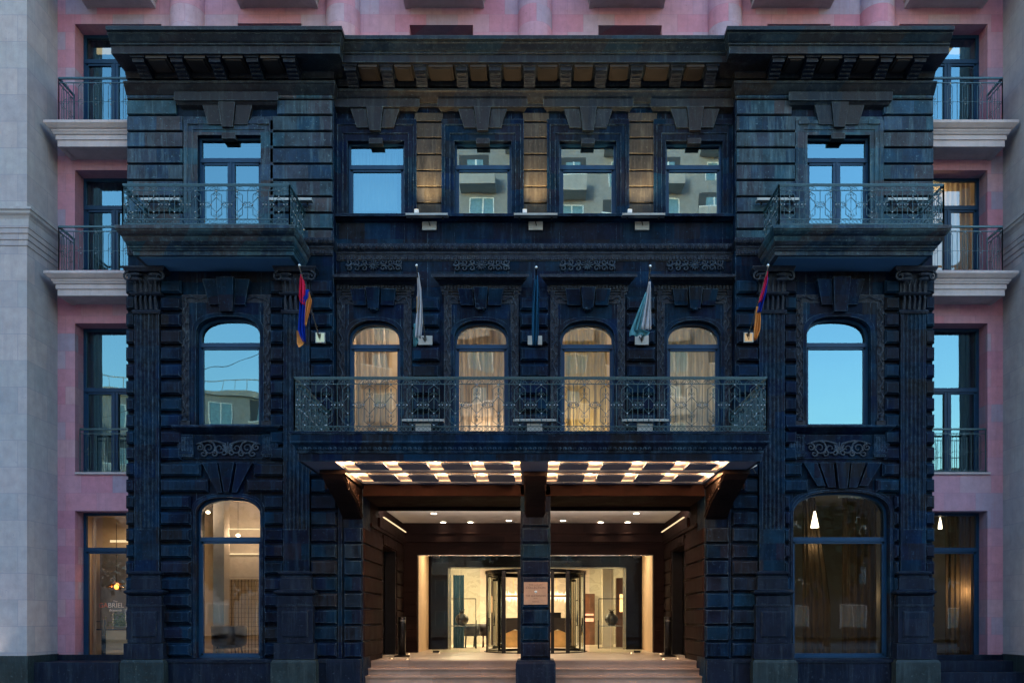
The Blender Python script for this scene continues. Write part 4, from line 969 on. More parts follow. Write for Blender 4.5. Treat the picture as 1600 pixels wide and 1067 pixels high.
# totems
for sg, px in ((-1, 628), (1, 1044)):
    y = 3.35; x = X(px, y)
    o = thing('ash_bin', ('tall black floor bin beside the left wall of the portico' if sg < 0 else 'tall black floor bin beside the right wall of the portico'), 'ash bin', (x, y, LZ), 'black floor bins in the portico')
    s = MB(); s.lathe(x, y, [(0, LZ + .01), (.22, LZ + .01), (.22, LZ + .03), (.1, LZ + .06)], 18); s.build('foot', BLACKM, o)
    s = MB(); s.lathe(x, y, [(.0, LZ + .05), (.105, LZ + .05), (.105, LZ + 1.08), (.095, LZ + 1.1), (0, LZ + 1.1)], 18); s.build('body', BLACKM, o, True)
    s = MB(); s.lathe(x, y, [(.11, LZ + .98), (.112, LZ + .98), (.112, LZ + 1.0), (.11, LZ + 1.0)], 18); s.build('ring', STEEL, o)
# in-ground uplights
spots = [(-3.72, 2.15), (-3.72, 5.2), (-3.25, 1.75), (-2.9, 5.95), (3.78, 2.15), (3.78, 5.2), (3.35, 1.85), (3.0, 5.95)]
nm = ['beside the left wall near the steps', 'beside the left wall behind the floor bin', 'set in the landing left of the steps', 'at the foot of the left beige panel', 'beside the right wall near the steps', 'beside the right wall behind the floor bin', 'set in the landing right of the steps', 'at the foot of the right beige panel']
for i, (x, y) in enumerate(spots):
    o = thing('floor_uplight', 'small round lit floor lamp ' + nm[i], 'floor light', (x, y, LZ), 'floor lamps in the portico')
    s = MB(); s.lathe(x, y, [(.035, LZ + .004), (.065, LZ + .004), (.065, LZ + .012), (.035, LZ + .012)], 14); s.build('rim', STEEL, o)
    s = MB(); s.lathe(x, y, [(0, LZ + .010), (.036, LZ + .010)], 14); s.build('lens', WARM, o)
    if i in (0, 1, 4, 5): lamp('SPOT', 'uplight_beam', (x, y, LZ + .04), 2.2, (1, .58, .28), .03, o, rot=(R(180), R(-3 if x < 0 else 3), 0), spot=R(38))
# ================================================================== ROOMS behind the windows
def room(x0, x1, y0, y1, z0, z1, mat, name='room'):
    mb = MB(); t_ = .08
    mb.box(x0, x1, y1, y1 + t_, z0, z1); mb.box(x0 - t_, x0, y0, y1 + t_, z0, z1); mb.box(x1, x1 + t_, y0, y1 + t_, z0, z1); mb.box(x0 - t_, x1 + t_, y0, y1 + t_, z1, z1 + t_); mb.box(x0 - t_, x1 + t_, y0, y1 + t_, z0 - t_, z0)
    return mb.build(name, mat, bld)
Y0 = .52
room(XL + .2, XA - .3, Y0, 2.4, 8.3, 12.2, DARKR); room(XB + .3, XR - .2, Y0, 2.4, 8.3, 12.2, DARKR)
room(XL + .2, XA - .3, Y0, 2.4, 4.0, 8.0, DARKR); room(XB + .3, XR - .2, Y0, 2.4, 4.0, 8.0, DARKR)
room(XA, XB, YC + TH + .01, 3.2, 9.0, 12.2, DARKR)
room(XA - .1, XB + .1, YC + TH + .01, 4.2, 3.80, 8.2, ROOMW, 'lit_room')
# roller blinds behind the first upper window and side doors
for i, (x0, x1, z0, z1, y, lb) in enumerate(((X(556, .9), X(622, .9), Z(333, .9), Z(226, .9), .78, 'pale roller blind behind the leftmost upper window of the centre'),)):
    s = MB(); s.box(x0, x1, y, y + .01, z0, z1); tag(s.build('roller_blind', BLIND), lb, 'blind')
# curtains behind the four arched windows
spec = [(0, -.46, .16, CURT, 'grey brown curtain drawn behind the first arched window from the left'), (1, -.5, .55, CURT, 'grey brown curtain behind the second arched window from the left, glowing at its foot'),
        (2, -.38, .4, CURTY, 'ochre curtain behind the third arched window from the left'), (3, -.5, .5, CURTG, 'pale grey curtain behind the rightmost arched window')]
for i, a, b, mt, lb in spec:
    cx = ucx[i]; tag(curtain(cx + a * 1.35, cx + b * 1.35, 1.05, 3.82, 7.2, .035 + .012 * i, .14 + .02 * i).build('curtain', mt, None, True), lb, 'curtain', 'curtains behind the arched windows')
for i, (x, y, z, e) in enumerate(((ucx[0] + .75, 1.6, 6.9, 5), (ucx[1], 1.5, 4.7, 5), (ucx[2], 1.6, 4.9, 4), (ucx[3] - .1, 1.7, 5.6, 1.6), (ucx[0], 2.8, 7.6, 3), (ucx[2] + .6, 2.8, 7.6, 2))):
    lamp('POINT', 'room_lamp', (x, y, z), e, (1, .72, .44), .12, bld)
# ground floor left room
gx0, gx1 = XL + .35, XA - .25
room(gx0, gx1, Y0, 4.5, LZ + .02, 3.2, ROOMW, 'lit_room')
s = MB(); s.box(X(333, 1.6), X(350, 1.6), 1.6, 2.0, LZ, 3.2); s.box(X(350, 3.2), X(425, 3.2), 3.2, 3.6, Z(905, 3.4), 3.2) ; s.build('room_partition', simple('room_partition_paint', (.5, .45, .42), .7, 0, .05), bld)
s = MB(); s.box(X(351, 3.1), X(420, 3.1), 3.1, 3.14, Z(827, 3.1), Z(825, 3.1)); s.box(X(351, 3.1), X(420, 3.1), 3.1, 3.14, Z(866, 3.1), Z(864, 3.1)); s.build('cove_strip', COVE, bld)
lamp('POINT', 'room_lamp', (-7.7, 2.3, 2.2), 3, (1, .68, .4), .1, bld); lamp('POINT', 'room_lamp', (-8.6, 1.4, 2.6), 1.6, (1, .78, .55), .1, bld); lamp('POINT', 'room_lamp', (-6.6, 3.9, 1.0), 2.4, (1, .68, .4), .1, bld)
rk = thing('wine_rack', 'black wire rack standing inside the arched ground window left of the portico', 'rack', (-7.7, 2.6, LZ))
s = MB()
for i in range(13): s.box(-8.27 + i * .09, -8.26 + i * .09, 2.6, 2.62, LZ, Z(905, 2.6))
for i in range(19): s.box(-8.27, -7.1, 2.6, 2.62, LZ + .12 * i, LZ + .006 + .12 * i)
s.build('wire_grid', BLACKM, rk)
ac = thing('armchair', 'black leather armchair behind the arched ground window left of the portico', 'armchair', (-7.75, 1.5, LZ))
s = MB(); s.blob(-7.75, 1.5, LZ + .42, .42, .36, .13, 14, 8); s.build('seat', LEATH, ac, True)
s = MB(); s.lathe(-7.75, 1.5, [(.36, LZ + .4), (.42, LZ + .4), (.44, LZ + .85), (.38, LZ + .88), (.36, LZ + .4)], 18, R(160), R(380)); s.build('backrest', LEATH, ac, True)
for a in range(4):
    th = R(45 + 90 * a); s = MB(); s.tube([(-7.75 + .3 * math.cos(th), 1.5 + .3 * math.sin(th), LZ + .4), (-7.75 + .38 * math.cos(th), 1.5 + .38 * math.sin(th), LZ)], .018, 6); s.build('leg', BLACKM, ac)
for x, y, z_, lb in ((X(325, 1.2), 1.2, Z(800, 1.2), 'small glass pendant lamp at the upper left inside the arched ground window'), (X(372, 1.4), 1.4, Z(836, 1.4), 'small glass pendant lamp in the middle of the arched ground window')):
    o = thing('pendant_lamp', lb, 'pendant lamp', (x, y, 3.2)); s = MB(); s.blob(x, y, z_, .05, .05, .035, 10, 6); s.build('bulb', WARM, o, True); s = MB(); s.tube([(x, y, z_ + .03), (x, y, 3.2)], .005); s.build('cord', BLACKM, o)
# ground floor right room: dark with sheer curtains and conical pendant lamps
hx0, hx1 = XB + .25, XR - .2
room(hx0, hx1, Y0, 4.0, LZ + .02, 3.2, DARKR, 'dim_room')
tag(curtain(X(1255, .9), X(1300, .9), .95, LZ + .05, 3.0, .04, .15, lambda t_: .45 + .55 * min(1, t_ * 1.6)).build('curtain', CURTD, None, True), 'sheer curtain swept aside behind the large dark arched ground window', 'curtain')
tag(curtain(X(1318, .9), X(1372, .9), .98, LZ + .05, 3.0, .04, .17).build('curtain', CURTD, None, True), 'dark sheer curtain hanging straight behind the large arched ground window', 'curtain')
for i, (x, y, z0, h, lb) in enumerate(((X(1273, .72), .72, Z(824, .72), .40, 'cone shaped pendant lamp inside the large arched ground window'),)):
    o = thing('pendant_lamp', lb, 'pendant lamp', (x, y, 3.2)); s = MB(); s.lathe(x, y, [(.10, z0), (.085, z0 + .08), (.02, z0 + h)], 14); s.build('shade', emit('cone_glow', (1, .82, .55), .6), o, True); s = MB(); s.tube([(x, y, z0 + h), (x, y, 3.2)], .008); s.build('cord', BLACKM, o)
o = thing('table_lamp', 'shaded lamp glowing low behind the sheer curtain of the large arched window', 'lamp', (X(1276, 2), 2, LZ))
s = MB(); x = X(1276, 2); s.lathe(x, 2, [(.16, Z(936, 2)), (.13, Z(918, 2))], 14); s.build('lamp_shade', emit('shade_glow', (1, .68, .3), 1.2), o, True); s = MB(); s.tube([(x, 2, LZ), (x, 2, Z(936, 2))], .02, 6); s.build('stem', GOLD, o)
lamp('POINT', 'table_lamp_light', (x, 1.9, Z(927, 2)), 8, (1, .68, .35), .1, o)
lamp('POINT', 'room_lamp', (X(1345, 2.6), 2.6, .6), 1.2, (1, .62, .3), .1, bld)
lamp('POINT', 'pendant_light', (X(1273, .72), .78, Z(850, .72)), 1.2, (1, .75, .45), .05, bld)
# ================================================================== THE PINK BUILDING BEHIND
YPK = 1.0
pk = thing('pink_building', 'pink tuff building with grey piers rising behind and beside the black one', 'building', (0, YPK, GZ))
LXp, RXp = X(90, YPK), X(1567, YPK)
w = MB(); TT = .42; ZPT = 17.0
cols = {'L': (X(117, YPK), X(217, YPK)), 'R': (X(1443, YPK), X(1543, YPK))}
rows = [(38, 188), (266, 422), (505, 740), (798, 1031)]
def ext(a, b): return max(a, b)
for key, (wx0, wx1) in cols.items():
    x0, x1 = (LXp, XL + .35) if key == 'L' else (XR - .35, RXp)
    zs = [ZBOT]
    for (t_, b_) in reversed(rows):
        zb, zt = Z(b_, YPK), Z(t_, YPK); w.box(x0, x1, YPK, YPK + .5, zs[-1], zb)
        if key == 'L': w.box(x0, wx0, YPK, YPK + .5, zb, zt)
        else: w.box(wx1, x1, YPK, YPK + .5, zb, zt)
        zs.append(zt)
    w.box(x0, x1, YPK, YPK + .5, zs[-1], ZPT)
# upper storey between the side strips, with window openings
ox = [(X(371, YPK), X(471, YPK)), (X(640, YPK), X(739, YPK)), (X(935, YPK), X(1034, YPK)), (X(1199, YPK), X(1298, YPK))]
zt = [Z(37, YPK), Z(39.5, YPK), Z(40, YPK), Z(38, YPK)]; cur = XL + .35
# the strip directly beside L and R openings above the black roof
for (a, b), z_ in zip(ox, zt):
    w.box(cur, a, YPK, YPK + .5, 12.9, ZPT); w.box(a, b, YPK, YPK + .5, z_, ZPT); cur = b
w.box(cur, XR - .35, YPK, YPK + .5, 12.9, ZPT)
pw_ = w.build('wall', PINK, pk)
s = MB()
for (a, b) in ox: s.box(a, b, YPK + .42, YPK + .5, 12.9, 15)
s.build('blind_window', DARKR, pk)
# half columns
for px in (293.5, 536.5, 836, 1133, 1370.5):
    x = X(px, YPK); s = MB(); s.lathe(x, YPK + .02, [(.42, 12.9), (.42, ZPT)], 20, R(180), R(360)); s.build('half_column', PINK, pk, True)
# upper balconies (seen from below)
def pink_balcony(x0, x1, ztop, proj, dz=.52, slab=CREAM, rail=True, railx=None, top=True):
    a = MB(); y1 = YPK; yf = YPK - proj
    pth = [(x0, y1, -1, 0), (x0, yf, -1, -1), (x1, yf, 1, -1), (x1, y1, 1, 0)]
    a.sweep(pth, [(-.12, ztop - dz), (0, ztop - dz), (0, ztop - dz + .15), (.03, ztop - dz + .155), (.03, ztop - dz + .26), (.06, ztop - dz + .27), (.08, ztop - dz + .31), (.10, ztop - dz + .33), (.10, ztop - dz + .36), (.14, ztop - dz + .38), (.2, ztop - dz + .44), (.22, ztop - dz + .46), (.22, ztop), (-.1, ztop + .004)])
    a.box(x0 + .02, x1 - .02, yf + .02, y1, ztop - dz + .02, ztop - .01)
    return a.build('balcony', slab, pk)
def pink_rail(parent, x0, y0, x1, y1, z0, z1, motif=.385, side_only=False):
    dx, dy = x1 - x0, y1 - y0; Ln = math.hypot(dx, dy); ux, uy = dx / Ln, dy / Ln
    def pt(u, z): return (x0 + ux * u, y0 + uy * u, z)
    mb = MB()
    def bar(a, b, r=.008): mb.tube([pt(*a), pt(*b)], r, 4)
    bar((0, z1), (Ln, z1), .03); bar((0, z1 - .11), (Ln, z1 - .11), .014); bar((0, z0 + .03), (Ln, z0 + .03), .012)
    n = max(1, round(Ln / motif)); m = Ln / n; zt, zb = z1 - .13, z0 + .04; zc = (zt + zb) / 2 + .02; w = .06
    bar((0, zc), (Ln, zc), .005)
    for i in range(n):
        c = (i + .5) * m
        mb.tube([pt(c, zt), pt(c - w, zt - .07), pt(c - w, zb + .07), pt(c, zb), pt(c + w, zb + .07), pt(c + w, zt - .07), pt(c, zt)], .007, 4)
        mb.tube([pt(c - .09, zc), pt(c, zc + .07), pt(c + .03, zc + .05)], .006, 4); mb.tube([pt(c + .09, zc), pt(c, zc - .07), pt(c - .03, zc - .05)], .006, 4)
        bar((c, zb), (c, zt), .005); bar((c + m / 2 - .004, zb), (c + m / 2 - .004, zt), .008)
    bar((0, z0), (0, z1), .014); bar((Ln, z0), (Ln, z1), .014)
    st = MB()
    for i in range(n):
        c = (i + .5) * m
        for zz in (zt, zb, zc + .07, zc - .07): q = pt(c, zz); st.blob(q[0], q[1] - .01, q[2], .014, .014, .014, 6, 4)
    return mb.build('railing', RAILM, parent, extra=st, extra_mat=STUD)
for (a, b) in ((101, 221), (351, 486), (620, 757), (920, 1050), (1185, 1322), (1435, 1570)):
    y_ = YPK
    xa, xb = X(a + 4, YPK - .9), X(b - 4, YPK - .9)
    pink_balcony(xa, xb, Z(14, YPK) + .52, .95)
for key in 'LR':
    for (pt_, pb) in ((122, 188), (354, 423)):
        yf = YPK - .62
        if key == 'L': x0, x1 = X(90, yf), XL + .1
        else: x0, x1 = XR - .1, X(1570, yf)
        zt_ = Z(pb, yf - .2)
        s = pink_balcony(x0, x1, zt_, .62)
        zr = Z(pt_, yf - .1)
        if key == 'L': xr = X(93, yf - .05); pink_rail(s, xr, yf - .08, XL - .02, yf - .08, zt_, zr); pink_rail(s, xr, yf - .08, xr, YPK - .02, zt_, zr, .3)
        else: xr = X(1565, yf - .05); pink_rail(s, XR + .02, yf - .08, xr, yf - .08, zt_, zr); pink_rail(s, xr, yf - .08, xr, YPK - .02, zt_, zr, .3)
# french balconies in row 3
for key in 'LR':
    x0, x1 = (X(124, YPK), XL - .02) if key == 'L' else (XR + .02, X(1541, YPK))
    r_ = pink_rail(pk, x0, YPK + .03, x1, YPK + .03, Z(737, YPK), Z(670, YPK))
    s = MB(); s.box(x0 - .08 if key == 'L' else x0, x1 if key == 'L' else x1 + .08, YPK - .06, YPK + .1, Z(741, YPK), Z(738, YPK)); s.build('sill', CREAM, r_)
# windows of the pink building
lam = []
for key, (wx0, wx1) in cols.items():
    for r_, (t_, b_) in enumerate(rows):
        zb, zt_ = Z(b_, YPK), Z(t_, YPK)
        inner = .18
        x0, x1 = (wx0 , wx1) 
        tr = {0: zb + (zt_ - zb) * .72, 1: zb + (zt_ - zb) * .70, 2: zb + (zt_ - zb) * .585, 3: zb + (zt_ - zb) * .75}[r_]
        fr = window(pk, rect(x0, x1, zb, zt_), YPK + .40, GL_HI if r_ < 3 and not (key == 'R' and r_ == 1) else (GL_MID if r_ < 3 else GL_LO), trans=tr, split=r_ < 3, fw=.07, name='window')
        # room box
        mb = MB(); ya, yb = YPK + .52, YPK + 2.2
        mb.box(x0 - .6, x1 + .6, yb, yb + .05, zb - .1, zt_ + .1); mb.box(x0 - .65, x0 - .6, ya, yb, zb - .1, zt_ + .1); mb.box(x1 + .6, x1 + .65, ya, yb, zb - .1, zt_ + .1); mb.box(x0 - .65, x1 + .65, ya, yb, zt_ + .1, zt_ + .15); mb.box(x0 - .65, x1 + .65, ya, yb, zb - .15, zb - .1)
        lit = (r_ == 3 and key == 'L') or (key == 'R' and r_ == 1)
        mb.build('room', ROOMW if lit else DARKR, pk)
        if r_ < 3 or key == 'R':
            side_l = key == 'L'
            # curtain on the outer side
            ca, cb = (x0 + .08, x0 + .75) if side_l else (x1 - .75, x1 - .08)
            if key == 'R' and r_ == 1: mt = CURT
            elif r_ == 3: mt = CURTD
            else: mt = CURTB
            side_n = 'left' if side_l else 'right'
            row_n = ('top', 'second', 'third', 'ground floor')[r_]
            tag(curtain(ca, cb, YPK + .62, zb, zt_, .03, .13).build('curtain', mt, None, True), 'curtain behind the %s window on the %s side of the pink wall' % (row_n, side_n), 'curtain')
        if key == 'R' and r_ == 1: lamp('POINT', 'room_lamp', (x0 + .7, YPK + 1.2, zt_ - .3), 2.2, (1, .72, .34), .08, pk)
        if r_ == 0:
            s = MB(); s.box(x0 + .25 if key == 'L' else x0 + .05, x1 - .05 if key == 'L' else x1 - .4, YPK + .56, YPK + .60, zt_ - .36, zt_ - .22); s.build('lit_ceiling_strip', emit('strip_glow_%s' % key, (1, .6, .25), .10), pk)
# ---- shop window: lettering, pendant, counter
gx0, gx1 = cols['L']; ysh = YPK + .43
zb, zt_ = Z(1031, YPK), Z(798, YPK)
lamp('AREA', 'shop_cove_light', (gx0 + .9, YPK + 1.3, zt_ - .15), 2.6, (1, .66, .36), 1.2, pk, rot=(0, 0, 0), sy=.5)
lamp('POINT', 'shop_lamp', (gx0 + 1.1, YPK + 1.0, zb + 1.9), .8, (1, .7, .42), .06, pk)
s = MB(); s.box(gx0 - .3, gx1 + .3, YPK + 1.8, YPK + 1.85, zb, zt_ - .9); s.build('back_panel', simple('shop_back_panel', (.08, .09, .12), .5, 0, .2), pk)
s = MB(); s.box(gx0, gx1, YPK + 1.74, YPK + 1.78, zt_ - .62, zt_ - .56); s.build('cove_strip', COVE, pk)
pe = thing('pendant_lamp', 'amber glass pendant lamp above the gold lettering in the shop window', 'pendant lamp', (X(182, 1.9), 1.9, 2.5))
x, y = X(182, 1.9), 1.9; z_ = Z(917, 1.9)
s = MB(); s.lathe(x, y, [(.035, z_ + .14), (.12, z_ + .10), (.21, z_ + .0), (.2, z_ - .02), (.08, z_ - .05)], 20); s.build('glass_shade', glass('amber_glass', .12, (1, .62, .3), (1, .7, .4)), pe, True)
s = MB(); s.blob(x, y, z_ + .01, .05, .05, .06, 12, 8); s.build('bulb', emit('amber_bulb', (1, .38, .06), 1.4), pe, True)
s = MB(); s.tube([(x, y, z_ + .14), (x, y, 2.5)], .008); s.build('cord', BLACKM, pe)
ct = thing('shop_counter', 'cream counter with a blue post behind the lettered shop window', 'counter', (X(175, 1.9), 2.0, zb))
s = MB(); s.box(X(152, 2), gx1, 1.95, 2.35, zb, Z(984, 2)); s.build('front', simple('cream_panel', (.62, .52, .38), .5, 0, .08), ct)
s = MB(); s.box(X(151, 2), gx1, 1.92, 2.38, Z(984, 2), Z(982, 2)); s.box(X(160, 1.95), X(165.5, 1.95), 1.9, 1.948, zb, Z(968, 2)); s.box(X(151, 2), X(163, 2), 1.9, 1.93, Z(971, 2), Z(970, 2)); s.build('rail', FRAME, ct)
s = MB()
for i in range(90):
    s.blob(X(184, 2) + random.gauss(0, .13), 2.1 + random.gauss(0, .05), Z(984, 2) + .12 + abs(random.gauss(0, .13)), .04, .015, .025, 4, 3)
tag(s.build('plant', simple('dark_leaves', (.03, .06, .025), .5)), 'small leafy plant on the cream counter under the lettering', 'plant')
tag(curtain(gx0 + .12, X(150, 1.6), 1.6, zb, zt_ - .1, .02, .08).build('curtain', CURT, None, True), 'pleated brown blind at the edge of the lettered shop window', 'curtain')
def text(parent, body, x, y, z, size, mat, align='CENTER', font=None, ext=.002, shear=0, rot=None, name='lettering', sx=1):
    cu = bpy.data.curves.new(name, 'FONT'); cu.body = body; cu.size = size; cu.align_x = align; cu.align_y = 'CENTER'; cu.extrude = ext; cu.shear = shear
    cu.materials.append(mat); o = bpy.data.objects.new(name, cu); COL.objects.link(o)
    o.rotation_euler = rot or (R(90), 0, 0); o.scale = (sx, 1, 1)
    bpy.context.view_layer.update()
    me = bpy.data.meshes.new_from_object(o.evaluated_get(bpy.context.evaluated_depsgraph_get())); bpy.data.objects.remove(o)
    o = bpy.data.objects.new(name, me); COL.objects.link(o); me.transform(Matrix.Rotation(R(90), 4, 'X')); 
    if parent: o.parent = parent; w0 = WL[parent.name]; o.location = (x - w0[0], y - w0[1], z - w0[2])
    else: o.location = (x, y, z)
    return o
sg = thing('window_sign', 'pale red and cream lettering on the shop window under the amber lamp', 'sign', (X(177, 1.3), YPK + .40, Z(945, 1.4)))
LET = simple('cream_lettering', (.75, .62, .52), .5, 0, .02); LET2 = simple('red_lettering', (.62, .16, .10), .5, 0, .02)
yy = YPK + .385
text(sg, 'GA', X(154, yy), yy, Z(945.5, yy), .17, LET2, 'LEFT'); text(sg, 'BRIEL', X(168.5, yy), yy, Z(945.5, yy), .17, LET, 'LEFT')
text(sg, 'The', X(180, yy), yy, Z(939, yy), .07, LET); text(sg, 'Brasserie', X(180, yy), yy, Z(953, yy), .085, LET, shear=.3)
# ---- ground floor right pink room lights
o = thing('table_lamp', 'bright shaded lamp inside the dark ground floor window at the far right', 'lamp', (X(1497, 2), 2.0, zb))
x = X(1499, 2); s = MB(); s.lathe(x, 2, [(.16, Z(940, 2)), (.13, Z(921, 2))], 14); s.build('lamp_shade', emit('shade_glow_b', (1, .75, .42), .8), o, True); s = MB(); s.tube([(x, 2, zb), (x, 2, Z(940, 2))], .02, 6); s.build('stem', GOLD, o)
lamp('POINT', 'table_lamp_light', (x, 1.85, Z(925, 2)), 6, (1, .62, .3), .08, o)
o = thing('pendant_lamp', 'thin cone pendant lamp inside the dark window at the far right', 'pendant lamp', (X(1470, 1.9), 1.9, zt_)); x = X(1469, 1.9)
s = MB(); s.lathe(x, 1.9, [(.05, Z(826, 1.9)), (.045, Z(820, 1.9)), (.01, Z(808, 1.9))], 12); s.build('shade', emit('cone_glow_b', (1, .85, .6), .5), o, True); s = MB(); s.tube([(x, 1.9, Z(808, 1.9)), (x, 1.9, zt_)], .006); s.build('cord', BLACKM, o)
# ---- grey piers
YG = -.27
s = MB(); gxl = LXp; s.box(gxl - 2.6, gxl, YG, YPK + .5, Z(1024, YG), ZPT); s.build('pier', GREY, pk)
s = MB(); gxr = RXp; s.box(gxr, gxr + 2.6, YG, YPK + .5, Z(1024, YG), ZPT); s.build('pier', GREY, pk)
for side_ in (-1, 1):
    s = MB(); e = gxl if side_ < 0 else gxr
    pth = [(e + side_ * 2.6, YG, 0, -1), (e, YG, -side_, -1), (e, YPK, -side_, -1)]
    pth = pth if side_ < 0 else pth
    s.sweep(pth, [(0, Z(384, YG)), (.02, Z(384, YG)), (.02, Z(376, YG)), (.045, Z(375, YG)), (.045, Z(367, YG)), (.07, Z(366, YG)), (.07, Z(359, YG)), (.09, Z(358, YG)), (.09, Z(345, YG)), (.12, Z(341, YG)), (.17, Z(338, YG)), (.18, Z(334, YG)), (.21, Z(333, YG)), (.21, Z(329, YG)), (0, Z(327, YG))], False)
    s.build('pier_cornice', GREY, pk)
    s = MB(); s.box(min(e + side_ * 2.6, e - side_ * .03), max(e + side_ * 2.6, e - side_ * .03), YG - .03, YPK + .02, ZBOT, Z(1024, YG)); s.build('pier_plinth', BASE, pk)
s = MB(); s.box(LXp, XL + .3, YPK - .06, YPK, ZBOT, Z(1022, YPK)); s.box(XR - .3, RXp, YPK - .06, YPK, ZBOT, Z(1022, YPK)); s.build('wall_plinth', PLIN, pk)
for bx in ((LXp, XL - .2, -.05, YPK - .06, ZBOT, Z(1034, 0)), (XR + .2, RXp + .0, .5, YPK - .06, ZBOT, Z(1032, .5)), (XR + .2, RXp, 0.05, .5, ZBOT, Z(1050, 0))): s = MB(); s.box(*bx); s.build('step_ledge', PLIN, pk)
# uplights at the piers' feet
for x_, col, e, lb in ((-12.9, (1, .75, .6), 16, 'floor lamp washing the foot of the grey pier at the far left'), (12.05, (1, .72, .25), 12, 'floor lamp at the foot of the grey pier at the far right')):
    yy_ = -.55 if x_ < 0 else 0.1
    o = thing('floor_uplight', lb, 'floor light', (x_, yy_, GZ)); s = MB(); s.lathe(x_, yy_, [(0, GZ + .02), (.08, GZ + .02), (.09, GZ + .004)], 14); s.build('lens', WARM, o)
    lamp('SPOT', 'uplight_beam', (x_, yy_, GZ + .1), e, col, .05, o, rot=(R(180 - (12 if x_ < 0 else 16)), 0, 0), spot=R(75))
# ================================================================== FIXTURES ON THE FACADE
def linear(x0, x1, y, z, lb, h=.05, dep=.12, grp='linear light fittings on the facade'):
    o = thing('linear_light', lb, 'light fitting', ((x0 + x1) / 2, y, z), grp)
    s = MB(); s.box(x0, x1, y - dep, y, z, z + h); s.box(x0 - .01, x0, y - dep - .005, y, z - .005, z + h + .005); s.box(x1, x1 + .01, y - dep - .005, y, z - .005, z + h + .005); s.build('housing', LAMPB, o)
    s = MB(); s.box(x0 + .04, x1 - .04, y - dep + .01, y - .02, z + h, z + h + .006); s.build('lens', simple('frosted_lens', (.7, .72, .7), .4) if 'frosted_lens' not in MATS else MATS['frosted_lens'], o)
    s = MB(); s.box(x0 + .1, x0 + .14, y - .05, y + .0, z - .04, z); s.box(x1 - .14, x1 - .1, y - .05, y, z - .04, z); s.build('bracket', BLACKM, o)
    return o
ordn = ('left', 'middle', 'right')
for i, (a, b, bxp, fl) in enumerate(((636, 700, 651, 671), (804, 870, 820, 837), (972, 1037, 984, 1003))):
    y = YC - .22
    o = linear(X(a, y), X(b, y), y, Z(341, y), 'flat white fitting on the sill ledge, %s one of three between the upper windows' % ordn[i], .045, .16)
    x = X(bxp, y - .08); z = Z(337, y)
    o = thing('spotlight', 'small white box lamp standing on the %s flat fitting between the upper windows' % ordn[i], 'spotlight', (x, y - .08, z), 'box spotlights on the sill ledge')
    s = MB(); s.box(x - .05, x + .05, y - .13, y - .03, z + .01, z + .09); s.build('housing', WHITE, o)
    s = MB(); s.box(x - .035, x + .035, y - .125, y - .035, z + .09, z + .094); s.build('lens', emit('spot_lens', (1, .8, .5), .6) if 'spot_lens' not in MATS else MATS['spot_lens'], o)
    cxp = X((648, 817, 981)[i] + 22, y)
    lamp('SPOT', 'spot_beam', (cxp, y - .26, Z(338, y) + .06), 24, (1, .70, .36), .08, o, rot=(R(180 - 12), 0, 0), spot=R(88))
    y2 = YC; x = X(fl, y2 - .03)
    s = MB(); s.box(x - .17, x + .17, y2 - .06, y2, Z(361, y2), Z(348, y2)); o = thing('junction_box', 'square grey box under the %s sill ledge fitting' % ordn[i], 'junction box', (x, y2, Z(361, y2)), 'square boxes under the sill ledge')
    s.build('cover', LAMPB, o); s = MB(); s.tube([(x - .02, y2 - .07, Z(344, y2)), (x, y2 - .09, Z(351, y2)), (x + .02, y2 - .07, Z(355, y2))], .012, 5); s.build('cable', BLACKM, o)
    y3 = YC - .1
    c_ = (662, 835, 1007)[i]
    # fittings on central balcony floor
    yb_ = -.9; xa, xb = X((630, 803, 972)[i], yb_), X((694, 868, 1042)[i], yb_)
    o = linear(xa, xb, yb_, Z(661, yb_), 'flat white fitting behind the long balcony railing, %s one of three' % ordn[i], .045, .2)
    s = MB(); s.box((xa + xb) / 2 - .17, (xa + xb) / 2 + .17, yb_ - .1, yb_ - .02, 3.75, Z(663, yb_)); s.build('stand', LAMPB, o)
for L, nm_, wallx, floorx in ((True, 'left', ((222, 281), (422, 487)), ((197, 236), (299, 340), (400, 440))), (False, 'right', ((1183, 1247), (1387, 1448)), ((1232, 1268), (1330, 1371), (1431, 1470)))):
    for k, (a, b) in enumerate(wallx):
        linear(X(a, -.25), X(b, -.25), -.14, Z(316, -.2), 'white linear fitting on the wall %s of the %s balcony door' % (('left', 'right')[k], nm_), .055, .16)
    for k, (a, b) in enumerate(floorx):
        o = linear(X(a, -1.2), X(b, -1.2), -1.15, Z(361, -1.25), 'white linear fitting on the %s balcony floor, %s of three' % (nm_, ordn[k]), .085, .1)
